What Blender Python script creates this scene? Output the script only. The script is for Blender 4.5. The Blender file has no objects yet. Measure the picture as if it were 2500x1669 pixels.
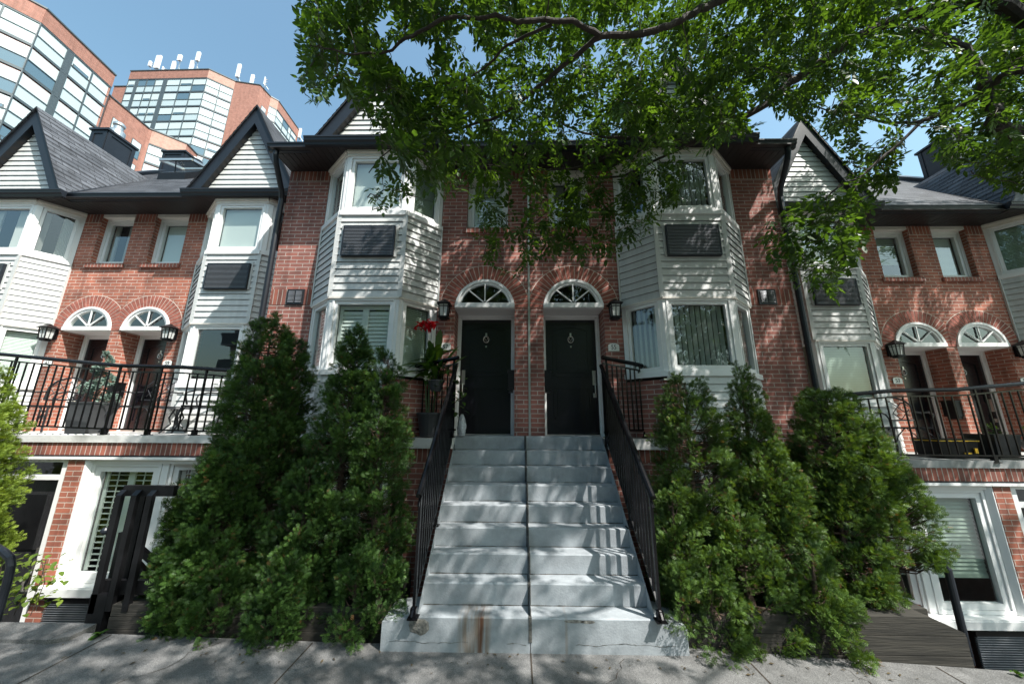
import bpy, bmesh, math, random
import numpy as np
from mathutils import Vector, Matrix
random.seed(7); RNG = np.random.default_rng(11)
PI = math.pi
SC = bpy.context.scene
COL = SC.collection

# ------------------------------------------------------------------ camera
CAM_F, CAM_TILT, CAM_YAW, CAM_ROLL = 853.8, 12.95, 0.846, 0.296     # focal length in pixels of a 2500 wide picture
th, ps, ro = (math.radians(a) for a in (CAM_TILT, CAM_YAW, CAM_ROLL))
FW = Vector((-math.sin(ps)*math.cos(th), math.cos(ps)*math.cos(th), math.sin(th)))
R0 = Vector((math.cos(ps), math.sin(ps), 0)); U0 = R0.cross(FW)
RT = R0*math.cos(ro)+U0*math.sin(ro); UP = U0*math.cos(ro)-R0*math.sin(ro)
cd = bpy.data.cameras.new('camera'); cam = bpy.data.objects.new('camera', cd); COL.objects.link(cam)
cam.matrix_world = Matrix(((RT.x, UP.x, -FW.x, 0), (RT.y, UP.y, -FW.y, 0), (RT.z, UP.z, -FW.z, 0), (0, 0, 0, 1)))
cd.sensor_width = 36; cd.lens = 36*CAM_F/2500; cd.clip_start = 0.05; cd.clip_end = 3000
SC.camera = cam

# ------------------------------------------------------------------ world, sun, exposure
SUN = Vector((1.30, -1.0, 2.30)).normalized()
EL = math.asin(SUN.z)
w = bpy.data.worlds.new('World'); SC.world = w; w.use_nodes = True
nt = w.node_tree; bg = nt.nodes['Background']
sky = nt.nodes.new('ShaderNodeTexSky'); sky.sky_type = 'NISHITA'; sky.sun_disc = False
sky.sun_elevation = EL; sky.sun_rotation = math.atan2(SUN.x, SUN.y)
sky.air_density = 1.5; sky.dust_density = 2.8; sky.ozone_density = 2.0; sky.altitude = 0
wb = nt.nodes.new('ShaderNodeMix'); wb.data_type = 'RGBA'; wb.blend_type = 'MULTIPLY'; wb.inputs[0].default_value = 1; wb.inputs[7].default_value = (1.02, 1.20, 1.12, 1); wb.clamp_result = False
nt.links.new(sky.outputs[0], wb.inputs[6]); nt.links.new(wb.outputs[2], bg.inputs[0]); bg.inputs[1].default_value = 0.112
sl = bpy.data.lights.new('sun', 'SUN'); sl.energy = 5.0; sl.angle = math.radians(0.55); sl.color = (1, .965, .915)
so = bpy.data.objects.new('sun', sl); COL.objects.link(so)
so.rotation_euler = (-SUN).to_track_quat('-Z', 'Y').to_euler()
SC.view_settings.view_transform = 'Standard'; SC.view_settings.look = 'None'
SC.view_settings.gamma = 1; SC.view_settings.exposure = 0.88
try:
    SC.cycles.max_bounces = 8; SC.cycles.transparent_max_bounces = 12; SC.cycles.sample_clamp_indirect = 4
    SC.cycles.caustics_reflective = False; SC.cycles.caustics_refractive = False
except Exception: pass

# ------------------------------------------------------------------ materials
def mat(name, col=(.5, .5, .5), rough=.6, metal=0., var=0., vscale=6., bump=0., bscale=60., spec=.5, col2=None, stretch=(1, 1, 1), stain=0.):
    m = bpy.data.materials.new(name); m.use_nodes = True; n = m.node_tree.nodes; l = m.node_tree.links
    b = n['Principled BSDF']; b.inputs['Roughness'].default_value = rough; b.inputs['Metallic'].default_value = metal
    b.inputs['Specular IOR Level'].default_value = spec
    b.inputs['Base Color'].default_value = (*col, 1)
    tc = n.new('ShaderNodeTexCoord'); mp = n.new('ShaderNodeMapping'); mp.inputs['Scale'].default_value = stretch
    l.new(tc.outputs['Object'], mp.inputs[0])
    if var or col2:
        no = n.new('ShaderNodeTexNoise'); no.inputs['Scale'].default_value = vscale; no.inputs['Detail'].default_value = 6; no.inputs['Roughness'].default_value = .65
        l.new(mp.outputs[0], no.inputs['Vector'])
        cr = n.new('ShaderNodeValToRGB'); cr.color_ramp.elements[0].position = .33; cr.color_ramp.elements[1].position = .68
        c1 = col2 if col2 else tuple(c*(1-var) for c in col); c2 = col if col2 else tuple(min(1, c*(1+var)) for c in col)
        cr.color_ramp.elements[0].color = (*c1, 1); cr.color_ramp.elements[1].color = (*c2, 1)
        l.new(no.outputs['Fac'], cr.inputs[0]); out = cr.outputs[0]
        if stain:
            n2 = n.new('ShaderNodeTexNoise'); n2.inputs['Scale'].default_value = vscale*.35; n2.inputs['Detail'].default_value = 4
            l.new(mp.outputs[0], n2.inputs['Vector'])
            r2 = n.new('ShaderNodeValToRGB'); r2.color_ramp.elements[0].position = .52; r2.color_ramp.elements[1].position = .66
            r2.color_ramp.elements[0].color = (0, 0, 0, 1); r2.color_ramp.elements[1].color = (stain, stain, stain, 1)
            l.new(n2.outputs['Fac'], r2.inputs[0])
            mx = n.new('ShaderNodeMix'); mx.data_type = 'RGBA'; l.new(r2.outputs[0], mx.inputs[0]); l.new(out, mx.inputs[6])
            mx.inputs[7].default_value = (col[0]*.3, col[1]*.3, col[2]*.28, 1); out = mx.outputs[2]
        l.new(out, b.inputs['Base Color'])
    if bump:
        nb = n.new('ShaderNodeTexNoise'); nb.inputs['Scale'].default_value = bscale; nb.inputs['Detail'].default_value = 5
        l.new(mp.outputs[0], nb.inputs['Vector'])
        bm = n.new('ShaderNodeBump'); bm.inputs['Strength'].default_value = bump; bm.inputs['Distance'].default_value = .01
        l.new(nb.outputs['Fac'], bm.inputs['Height']); l.new(bm.outputs[0], b.inputs['Normal'])
    return m

def brick_mat(name, c1, c2, mortar, bw=.21, rh=.0675, offset=.5, mort=.0062, dirt=.35):
    m = bpy.data.materials.new(name); m.use_nodes = True; n = m.node_tree.nodes; l = m.node_tree.links
    b = n['Principled BSDF']; b.inputs['Roughness'].default_value = .85
    tc = n.new('ShaderNodeTexCoord'); br = n.new('ShaderNodeTexBrick')
    nz = n.new('ShaderNodeTexNoise'); nz.inputs['Scale'].default_value = 9; l.new(tc.outputs['UV'], nz.inputs['Vector'])
    ad = n.new('ShaderNodeVectorMath'); ad.operation = 'MULTIPLY_ADD'; l.new(nz.outputs['Color'], ad.inputs[0]); ad.inputs[1].default_value = (.006, .006, 0); l.new(tc.outputs['UV'], ad.inputs[2])
    l.new(ad.outputs[0], br.inputs['Vector'])
    br.offset = offset; br.inputs['Scale'].default_value = 1; br.inputs['Brick Width'].default_value = bw; br.inputs['Row Height'].default_value = rh
    br.inputs['Mortar Size'].default_value = mort; br.inputs['Mortar Smooth'].default_value = .12; br.inputs['Bias'].default_value = -.1
    br.inputs['Color1'].default_value = (*c1, 1); br.inputs['Color2'].default_value = (*c2, 1); br.inputs['Mortar'].default_value = (*mortar, 1)
    no = n.new('ShaderNodeTexNoise'); no.inputs['Scale'].default_value = 3.1; no.inputs['Detail'].default_value = 8; l.new(tc.outputs['Object'], no.inputs['Vector'])
    mr = n.new('ShaderNodeMapRange'); mr.inputs[1].default_value = .3; mr.inputs[2].default_value = .7; mr.inputs[3].default_value = 1-dirt; mr.inputs[4].default_value = 1.12
    l.new(no.outputs['Fac'], mr.inputs[0])
    mx = n.new('ShaderNodeMix'); mx.data_type = 'RGBA'; mx.blend_type = 'MULTIPLY'; mx.inputs[0].default_value = 1
    l.new(br.outputs['Color'], mx.inputs[6]); l.new(mr.outputs[0], mx.inputs[7])
    mp2 = n.new('ShaderNodeMapping'); mp2.inputs['Scale'].default_value = (5, 5, .55); l.new(tc.outputs['Object'], mp2.inputs[0])
    st = n.new('ShaderNodeTexNoise'); st.inputs['Scale'].default_value = 1.0; st.inputs['Detail'].default_value = 7; l.new(mp2.outputs[0], st.inputs['Vector'])
    m3 = n.new('ShaderNodeMapRange'); m3.inputs[1].default_value = .50; m3.inputs[2].default_value = .72; m3.inputs[3].default_value = 1; m3.inputs[4].default_value = 1-dirt*1.1; l.new(st.outputs['Fac'], m3.inputs[0])
    mx3 = n.new('ShaderNodeMix'); mx3.data_type = 'RGBA'; mx3.blend_type = 'MULTIPLY'; mx3.inputs[0].default_value = 1
    l.new(mx.outputs[2], mx3.inputs[6]); l.new(m3.outputs[0], mx3.inputs[7]); l.new(mx3.outputs[2], b.inputs['Base Color'])
    fine = n.new('ShaderNodeTexNoise'); fine.inputs['Scale'].default_value = 90; l.new(tc.outputs['Object'], fine.inputs['Vector'])
    sub = n.new('ShaderNodeMath'); sub.operation = 'MULTIPLY_ADD'; l.new(br.outputs['Fac'], sub.inputs[0]); sub.inputs[1].default_value = -1
    sc = n.new('ShaderNodeMath'); sc.operation = 'MULTIPLY'; l.new(fine.outputs['Fac'], sc.inputs[0]); sc.inputs[1].default_value = .35; l.new(sc.outputs[0], sub.inputs[2])
    bm = n.new('ShaderNodeBump'); bm.inputs['Strength'].default_value = .7; bm.inputs['Distance'].default_value = .006
    l.new(sub.outputs[0], bm.inputs['Height']); l.new(bm.outputs[0], b.inputs['Normal'])
    return m

def glass_mat(name, tint=(.86, .92, .90), base=.10):
    m = bpy.data.materials.new(name); m.use_nodes = True; n = m.node_tree.nodes; l = m.node_tree.links
    n.remove(n['Principled BSDF']); o = n['Material Output']
    t = n.new('ShaderNodeBsdfTransparent'); t.inputs[0].default_value = (*tint, 1)
    g = n.new('ShaderNodeBsdfGlossy'); g.inputs['Roughness'].default_value = .01; g.inputs['Color'].default_value = (.95, .97, 1, 1)
    lw = n.new('ShaderNodeLayerWeight'); lw.inputs[0].default_value = .5
    pw = n.new('ShaderNodeMath'); pw.operation = 'POWER'; l.new(lw.outputs['Facing'], pw.inputs[0]); pw.inputs[1].default_value = 2.6
    ma = n.new('ShaderNodeMath'); ma.operation = 'MULTIPLY_ADD'; l.new(pw.outputs[0], ma.inputs[0]); ma.inputs[1].default_value = .85-base; ma.inputs[2].default_value = base
    no = n.new('ShaderNodeTexNoise'); no.inputs['Scale'].default_value = 1.6; tc = n.new('ShaderNodeTexCoord'); l.new(tc.outputs['Object'], no.inputs['Vector'])
    bm = n.new('ShaderNodeBump'); bm.inputs['Strength'].default_value = .12; bm.inputs['Distance'].default_value = .02; l.new(no.outputs['Fac'], bm.inputs['Height']); l.new(bm.outputs[0], g.inputs['Normal'])
    mx = n.new('ShaderNodeMixShader'); l.new(ma.outputs[0], mx.inputs[0]); l.new(t.outputs[0], mx.inputs[1]); l.new(g.outputs[0], mx.inputs[2]); l.new(mx.outputs[0], o.inputs[0])
    return m

def leaf_mat(name, c1, c2, trans=.45, rough=.45, c3=None, vs=1.2):
    m = bpy.data.materials.new(name); m.use_nodes = True; n = m.node_tree.nodes; l = m.node_tree.links
    b = n['Principled BSDF']; o = n['Material Output']; b.inputs['Roughness'].default_value = rough; b.inputs['Specular IOR Level'].default_value = .35
    at = n.new('ShaderNodeAttribute'); at.attribute_name = 'tone'
    cr = n.new('ShaderNodeValToRGB'); cr.color_ramp.elements[0].color = (*c1, 1); cr.color_ramp.elements[1].color = (*c2, 1)
    if c3: e = cr.color_ramp.elements.new(.965); e.color = (*c2, 1); cr.color_ramp.elements[2].color = (*c3, 1)
    l.new(at.outputs['Fac'], cr.inputs[0]); l.new(cr.outputs[0], b.inputs['Base Color'])
    if trans:
        t = n.new('ShaderNodeBsdfTranslucent'); mx = n.new('ShaderNodeMixShader'); mx.inputs[0].default_value = trans
        hs = n.new('ShaderNodeMix'); hs.data_type = 'RGBA'; hs.blend_type = 'MULTIPLY'; hs.inputs[0].default_value = 1; l.new(cr.outputs[0], hs.inputs[6]); hs.inputs[7].default_value = (2.1, 1.85, .55, 1)
        l.new(hs.outputs[2], t.inputs[0]); l.new(b.outputs[0], mx.inputs[1]); l.new(t.outputs[0], mx.inputs[2]); l.new(mx.outputs[0], o.inputs[0])
    return m

M = {}
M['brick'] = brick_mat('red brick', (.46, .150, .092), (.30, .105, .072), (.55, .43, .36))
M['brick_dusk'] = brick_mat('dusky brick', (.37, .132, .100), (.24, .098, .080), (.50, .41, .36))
M['soldier'] = brick_mat('soldier brick', (.38, .12, .08), (.22, .085, .065), (.52, .45, .39), bw=.0705, rh=.30, offset=0, dirt=.4)
M['voussoir'] = mat('arch brick', (.30, .098, .070), .85, var=.38, vscale=11, bump=.4)
M['mortar'] = mat('mortar', (.60, .52, .45), .95, bump=.3)
M['farbrick'] = brick_mat('far brick', (.36, .165, .125), (.30, .135, .10), (.40, .26, .21), dirt=.15, bw=.4, rh=.13)
M['farbrick2'] = brick_mat('far pale brick', (.46, .28, .22), (.42, .25, .20), (.46, .32, .27), dirt=.12, bw=.4, rh=.13)
M['siding'] = mat('vinyl siding', (.57, .575, .56), .5, var=.10, vscale=2.2, stretch=(3, 3, .35), bump=.06, bscale=40)
M['sidegrey'] = mat('grey vinyl siding', (.48, .49, .47), .5, var=.10, vscale=2.5, bump=.06, bscale=40)
M['white'] = mat('white vinyl', (.80, .80, .79), .38, var=.025, vscale=3)
M['cream'] = mat('cream trim', (.70, .66, .60), .5, var=.06, vscale=5)
M['dark'] = mat('charcoal aluminium', (.012, .015, .021), .40, spec=.4, var=.12, vscale=3)
M['darkroof'] = mat('black soffit', (.017, .013, .013), .5, var=.2, vscale=5)
M['black'] = mat('black paint', (.007, .007, .008), .42, var=.3, vscale=12, bump=.08, spec=.28)
M['iron'] = mat('black iron', (.004, .004, .005), .25, var=.3, vscale=9, bump=.06, spec=.30)
M['cast'] = mat('cast aluminium', (.018, .018, .020), .38, metal=.0, spec=.4, var=.3, vscale=9)
M['door'] = mat('black door', (.006, .006, .009), .24, var=.2, vscale=4, bump=.04, spec=.7)
M['wooddoor'] = mat('black stained wood', (.022, .022, .024), .42, var=.35, vscale=5, stretch=(9, 9, 1), bump=.4, bscale=12)
M['silver'] = mat('brushed nickel', (.62, .60, .55), .3, metal=.9)
M['glass'] = glass_mat('window glass')
M['lampglass'] = mat('frosted lamp glass', (.62, .64, .62), .35)
M['interior'] = mat('room interior', (.035, .033, .03), .9)
M['blind'] = mat('white blinds', (.76, .78, .74), .55)
M['greenblind'] = mat('pale green blinds', (.42, .48, .40), .6)
M['slat'] = mat('grey vertical blinds', (.38, .40, .37), .6)
M['curtain'] = mat('curtain', (.58, .56, .54), .8)
M['stone'] = mat('painted concrete', (.36, .40, .43), .72, var=.10, vscale=5, bump=.35, bscale=55, stain=.25)
M['slab'] = mat('white painted slab', (.62, .61, .59), .75, var=.06, vscale=4, bump=.3, bscale=30, stain=.75)
M['slabgrey'] = mat('weathered slab', (.34, .34, .33), .8, var=.2, vscale=4, bump=.3, bscale=30, stain=.8)
M['timber'] = mat('weathered timber', (.028, .025, .020), .9, var=.55, vscale=3, stretch=(.6, 6, 9), bump=.6, bscale=9)
M['soil'] = mat('soil', (.035, .026, .018), .95, var=.4, vscale=18, bump=1, bscale=30)
M['bark'] = mat('grey brown bark', (.040, .030, .025), .85, var=.45, vscale=10, stretch=(1, 1, .35), bump=.9, bscale=26)
M['twig'] = mat('twig bark', (.075, .055, .04), .8, var=.3, vscale=14)
M['cedarbark'] = mat('cedar bark', (.075, .048, .034), .9, var=.3, vscale=14, bump=.5)
M['leaf'] = leaf_mat('ash leaves', (.022, .054, .013), (.066, .135, .024), .44, .40)
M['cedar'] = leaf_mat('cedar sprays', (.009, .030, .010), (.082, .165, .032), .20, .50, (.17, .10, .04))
M['cedarsunlit'] = leaf_mat('warm green cedar sprays', (.011, .036, .010), (.110, .190, .036), .22, .50, (.17, .10, .04))  # yellower copy of cedar: own tone, plus sunlight put into the colour
M['cedarlight'] = leaf_mat('yellow green cedar sprays', (.06, .12, .015), (.24, .32, .04), .25, .55)
M['spruce'] = leaf_mat('blue spruce', (.10, .16, .13), (.22, .30, .25), 0, .7)
M['plant'] = leaf_mat('plant leaves', (.02, .055, .012), (.07, .14, .02), .3, .35)
M['ivy'] = leaf_mat('ivy leaves', (.07, .13, .02), (.20, .27, .04), .3, .45)
M['red'] = leaf_mat('red petals', (.45, .004, .012), (.75, .01, .025), .1, .5)
M['petal'] = leaf_mat('pink white petals', (.45, .25, .40), (.75, .70, .72), .2, .5)
M['white_petal'] = leaf_mat('white petals', (.6, .6, .62), (.8, .8, .82), .2, .5)
M['pot'] = mat('dark planter', (.045, .047, .05), .6, var=.2, vscale=8)
M['yellow'] = mat('yellow plastic', (.75, .45, .02), .4)
M['plate'] = mat('enamel plate', (.78, .78, .75), .3)
M['ink'] = mat('black enamel', (.01, .01, .01), .4)
M['mullion'] = mat('bronze mullion', (.07, .09, .10), .4, var=.1)
M['rust'] = mat('exposed aggregate', (.20, .19, .17), .95, var=.5, vscale=25, bump=1, bscale=40)
M['bag'] = mat('clear plastic bag', (.45, .47, .50), .2, var=.3, vscale=15)
M['galv'] = mat('galvanised steel', (.62, .62, .60), .28, metal=.85)
M['antenna'] = mat('antenna white', (.80, .82, .84), .4)
M['opp'] = mat('concrete facade', (.42, .42, .40), .8, var=.1, vscale=.5)
M['skypane'] = mat('tower blind', (.72, .80, .80), .5, var=.05, vscale=.3)

def stair_mat():
    m = mat('stair paint', (.285, .308, .325), .78, var=.20, vscale=5, bump=.25, bscale=70)
    n = m.node_tree.nodes; l = m.node_tree.links; b = n['Principled BSDF']
    src = b.inputs['Base Color'].links[0].from_socket
    tc = n.new('ShaderNodeTexCoord'); sx = n.new('ShaderNodeSeparateXYZ'); l.new(tc.outputs['Object'], sx.inputs[0])
    def band(c, wd, soft, amp, zlo, zhi):
        nn = n.new('ShaderNodeTexNoise'); nn.inputs['Scale'].default_value = 5; mpn = n.new('ShaderNodeMapping'); mpn.inputs['Scale'].default_value = (7, 1, .6)
        l.new(tc.outputs['Object'], mpn.inputs[0]); l.new(mpn.outputs[0], nn.inputs['Vector'])
        a = n.new('ShaderNodeMath'); a.operation = 'SUBTRACT'; l.new(sx.outputs[0], a.inputs[0]); a.inputs[1].default_value = c
        ab = n.new('ShaderNodeMath'); ab.operation = 'ABSOLUTE'; l.new(a.outputs[0], ab.inputs[0])
        r = n.new('ShaderNodeMapRange'); r.inputs[1].default_value = wd; r.inputs[2].default_value = wd+soft; r.inputs[3].default_value = 1; r.inputs[4].default_value = 0; l.new(ab.outputs[0], r.inputs[0])
        z = n.new('ShaderNodeMapRange'); z.inputs[1].default_value = zlo; z.inputs[2].default_value = zhi; z.inputs[3].default_value = 1; z.inputs[4].default_value = 0; l.new(sx.outputs[2], z.inputs[0])
        mu = n.new('ShaderNodeMath'); mu.operation = 'MULTIPLY'; l.new(r.outputs[0], mu.inputs[0]); l.new(z.outputs[0], mu.inputs[1])
        q = n.new('ShaderNodeMapRange'); q.inputs[1].default_value = .35; q.inputs[2].default_value = .6; q.inputs[3].default_value = .15; q.inputs[4].default_value = amp; l.new(nn.outputs['Fac'], q.inputs[0])
        m2 = n.new('ShaderNodeMath'); m2.operation = 'MULTIPLY'; l.new(mu.outputs[0], m2.inputs[0]); l.new(q.outputs[0], m2.inputs[1]); return m2.outputs[0]
    for c, wd, so_, amp, zl, zh, colr in ((-.36, .095, .07, .72, -1.665, -1.635, (.17, .105, .05)), (-.31, .014, .018, .95, -1.665, -1.64, (.11, .042, .018)), (.43, .004, .012, .4, -1.66, -1.65, (.22, .14, .08))):
        mx = n.new('ShaderNodeMix'); mx.data_type = 'RGBA'; l.new(band(c, wd, so_, amp, zl, zh), mx.inputs[0]); l.new(src, mx.inputs[6]); mx.inputs[7].default_value = (*colr, 1); src = mx.outputs[2]
    l.new(src, b.inputs['Base Color'])
    return m
M['stair'] = stair_mat(); M['grille'] = mat('grille aluminium', (.24, .25, .27), .4, metal=.3)

def walk_mat():
    m = mat('sidewalk concrete', (.128, .126, .123), .85, var=.30, vscale=7, bump=.6, bscale=70, stain=.35)
    n = m.node_tree.nodes; l = m.node_tree.links; b = n['Principled BSDF']; src = b.inputs['Base Color'].links[0].from_socket
    tc = n.new('ShaderNodeTexCoord'); v = n.new('ShaderNodeTexNoise'); v.inputs['Scale'].default_value = 160; l.new(tc.outputs['Object'], v.inputs['Vector'])
    r = n.new('ShaderNodeMapRange'); r.inputs[1].default_value = .35; r.inputs[2].default_value = .65; r.inputs[3].default_value = .6; r.inputs[4].default_value = 1.35; l.new(v.outputs['Fac'], r.inputs[0])
    mx = n.new('ShaderNodeMix'); mx.data_type = 'RGBA'; mx.blend_type = 'MULTIPLY'; mx.inputs[0].default_value = 1; l.new(src, mx.inputs[6]); l.new(r.outputs[0], mx.inputs[7])
    l.new(mx.outputs[2], b.inputs['Base Color']); return m
M['walk'] = walk_mat()

def shingle_mat():
    m = brick_mat('asphalt shingles', (.105, .113, .130), (.045, .050, .060), (.012, .012, .015), bw=.30, rh=.14, offset=.37, mort=.006, dirt=.3)
    m.node_tree.nodes['Principled BSDF'].inputs['Roughness'].default_value = .8; return m
M['shingle'] = shingle_mat()

# ------------------------------------------------------------------ mesh builder
class MB:
    def __init__(s): s.v = []; s.f = []; s.m = []; s.uv = []; s.mats = []; s.X = None
    def mi(s, m):
        if m not in s.mats: s.mats.append(m)
        return s.mats.index(m)
    def face(s, pts, m, uvo=(0, 0)):
        pts = [Vector(p) for p in pts]
        if s.X: pts = [s.X(p) for p in pts]
        k = len(s.v); s.v += [tuple(p) for p in pts]; s.f.append(list(range(k, k+len(pts)))); s.m.append(s.mi(m))
        nrm = Vector((0, 0, 0))
        for i in range(len(pts)):
            a, b = pts[i], pts[(i+1) % len(pts)]; nrm += a.cross(b)
        if nrm.length > 0: nrm.normalize()
        if abs(nrm.z) > .95: us = [(p.x-uvo[0], p.y-uvo[1]) for p in pts]
        else:
            t = Vector((-nrm.y, nrm.x, 0)); t.normalize()
            if t.x < 0 or (abs(t.x) < 1e-6 and t.y < 0): t = -t
            q = t.cross(nrm); q = q if q.z > 0 else -q
            us = [(p.dot(t)-uvo[0], p.dot(q)-uvo[1]) for p in pts]
        s.uv += us
    def box(s, x0, x1, y0, y1, z0, z1, m, uvo=(0, 0)):
        s.hexa([(x0, y0), (x1, y0), (x1, y1), (x0, y1)], z0, z1, m, uvo)
    def hexa(s, poly, z0, z1, m, uvo=(0, 0), top=None):
        n = len(poly)
        zt = [z1]*n if top is None else top
        for i in range(n):
            a, b = poly[i], poly[(i+1) % n]; j = (i+1) % n
            s.face([(a[0], a[1], z0), (b[0], b[1], z0), (b[0], b[1], zt[j]), (a[0], a[1], zt[i])], m, uvo)
        s.face([(p[0], p[1], zt[i]) for i, p in enumerate(poly)], m, uvo)
        s.face([(p[0], p[1], z0) for p in reversed(poly)], m, uvo)
    def seg(s, A, B, u0, u1, z0, z1, d0, d1, m, uvo=(0, 0)):
        """box on the plan line A-B: u along, d to the right hand side of A->B (outwards when A->B runs left to right seen from the street)"""
        A = Vector((A[0], A[1])); B = Vector((B[0], B[1])); t = (B-A).normalized(); o = Vector((t.y, -t.x))
        P = [A+t*u0+o*d0, A+t*u1+o*d0, A+t*u1+o*d1, A+t*u0+o*d1]
        s.hexa([(p.x, p.y) for p in P], z0, z1, m, uvo)
    def bar(s, a, b, w, m, h=None, up=(0, 0, 1)):
        a, b = Vector(a), Vector(b); h = h or w; d = (b-a).normalized(); U = Vector(up)
        if abs(d.dot(U)) > .98: U = Vector((0, 1, 0))
        r = d.cross(U).normalized()*w/2; u = r.cross(d).normalized()*h/2
        c = [-r-u, r-u, r+u, -r+u]
        P = [a+q for q in c]; Q = [b+q for q in c]
        for i in range(4): s.face([P[i], P[(i+1) % 4], Q[(i+1) % 4], Q[i]], m)
        s.face(P[::-1], m); s.face(Q, m)
    def tube(s, pts, r, m, n=8, cap=True):
        pts = [Vector(p) for p in pts]; rs = r if isinstance(r, (list, tuple)) else [r]*len(pts)
        rings = []; prev = None
        for i, p in enumerate(pts):
            d = (pts[min(i+1, len(pts)-1)]-pts[max(i-1, 0)]).normalized()
            if prev is None: a = d.cross(Vector((0, 0, 1)) if abs(d.z) < .9 else Vector((0, 1, 0))).normalized()
            else: a = (prev-d*prev.dot(d)).normalized()
            prev = a; b = d.cross(a)
            rings.append([p+(a*math.cos(2*PI*k/n)+b*math.sin(2*PI*k/n))*rs[i] for k in range(n)])
        for i in range(len(rings)-1):
            for k in range(n): s.face([rings[i][k], rings[i][(k+1) % n], rings[i+1][(k+1) % n], rings[i+1][k]], m)
        if cap: s.face(rings[0][::-1], m); s.face(rings[-1], m)
    def lathe(s, prof, c, m, n=16):
        for i in range(len(prof)-1):
            (r0, z0), (r1, z1) = prof[i], prof[i+1]
            for k in range(n):
                a, b = 2*PI*k/n, 2*PI*(k+1)/n
                s.face([(c[0]+r0*math.cos(a), c[1]+r0*math.sin(a), c[2]+z0), (c[0]+r0*math.cos(b), c[1]+r0*math.sin(b), c[2]+z0),
                        (c[0]+r1*math.cos(b), c[1]+r1*math.sin(b), c[2]+z1), (c[0]+r1*math.cos(a), c[1]+r1*math.sin(a), c[2]+z1)], m)
    def build(s, name, parent=None, smooth=False):
        me = bpy.data.meshes.new(name); me.from_pydata(s.v, [], s.f)
        for m in s.mats: me.materials.append(M[m])
        me.polygons.foreach_set('material_index', s.m)
        uv = me.uv_layers.new(name='UVMap'); uv.data.foreach_set('uv', [c for p in s.uv for c in p])
        if smooth: me.polygons.foreach_set('use_smooth', [True]*len(me.polygons))
        me.update(); o = bpy.data.objects.new(name, me); COL.objects.link(o)
        if parent is not None: o.parent = parent; o.matrix_parent_inverse = parent.matrix_world.inverted() if False else Matrix.Translation(-parent.location)
        return o

def thing(name, label, cat, loc=(0, 0, 0), group=None):
    o = bpy.data.objects.new(name, None); COL.objects.link(o); o.location = loc; o.empty_display_size = .2
    o['label'] = label; o['category'] = cat
    if group: o['group'] = group
    return o
def tag(o, label, cat, group=None):
    o['label'] = label; o['category'] = cat
    if group: o['group'] = group
    return o
def structure(o): o['kind'] = 'structure'; return o

def soup(name, V, F, tone, m, parent=None, nper=4):
    """V (n,3), F (k,nper) int arrays, tone per face"""
    me = bpy.data.meshes.new(name); V = np.asarray(V, np.float32); F = np.asarray(F, np.int32)
    me.vertices.add(len(V)); me.vertices.foreach_set('co', V.ravel())
    me.loops.add(F.size); me.loops.foreach_set('vertex_index', F.ravel())
    me.polygons.add(len(F)); me.polygons.foreach_set('loop_start', np.arange(0, F.size, nper, dtype=np.int32))
    me.polygons.foreach_set('loop_total', np.full(len(F), nper, np.int32))
    me.update(calc_edges=True)
    a = me.attributes.new('tone', 'FLOAT', 'FACE'); a.data.foreach_set('value', np.asarray(tone, np.float32))
    me.materials.append(M[m]); o = bpy.data.objects.new(name, me); COL.objects.link(o)
    if parent is not None: o.parent = parent; o.matrix_parent_inverse = Matrix.Translation(-parent.location)
    return o

def zg(x):                                       # height of the pavement, falling to the right
    return -1.92 + (.02*(-1.5-x) if x < -1.5 else 0) - (.05*(x-1.5) if x > 1.5 else 0)
#PART2
# ------------------------------------------------------------------ townhouses (mirrored pairs)
FLOOR_PAIRS = []
BLK = dict(
    side=dict(ac=.58, wx=(.23, .93), bay=(1.33, 1.94, 2.97, 3.55), bd=.49, HW=3.82, za=6.42, wv=.40, strip=False, brick='brick', sid='siding'),
    mid=dict(ac=.71, wx=(.35, 1.05), bay=(1.47, 1.93, 2.97, 3.50), bd=.465, HW=4.22, za=6.12, wv=.35, strip=True, brick='brick_dusk', sid='siding'))

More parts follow.
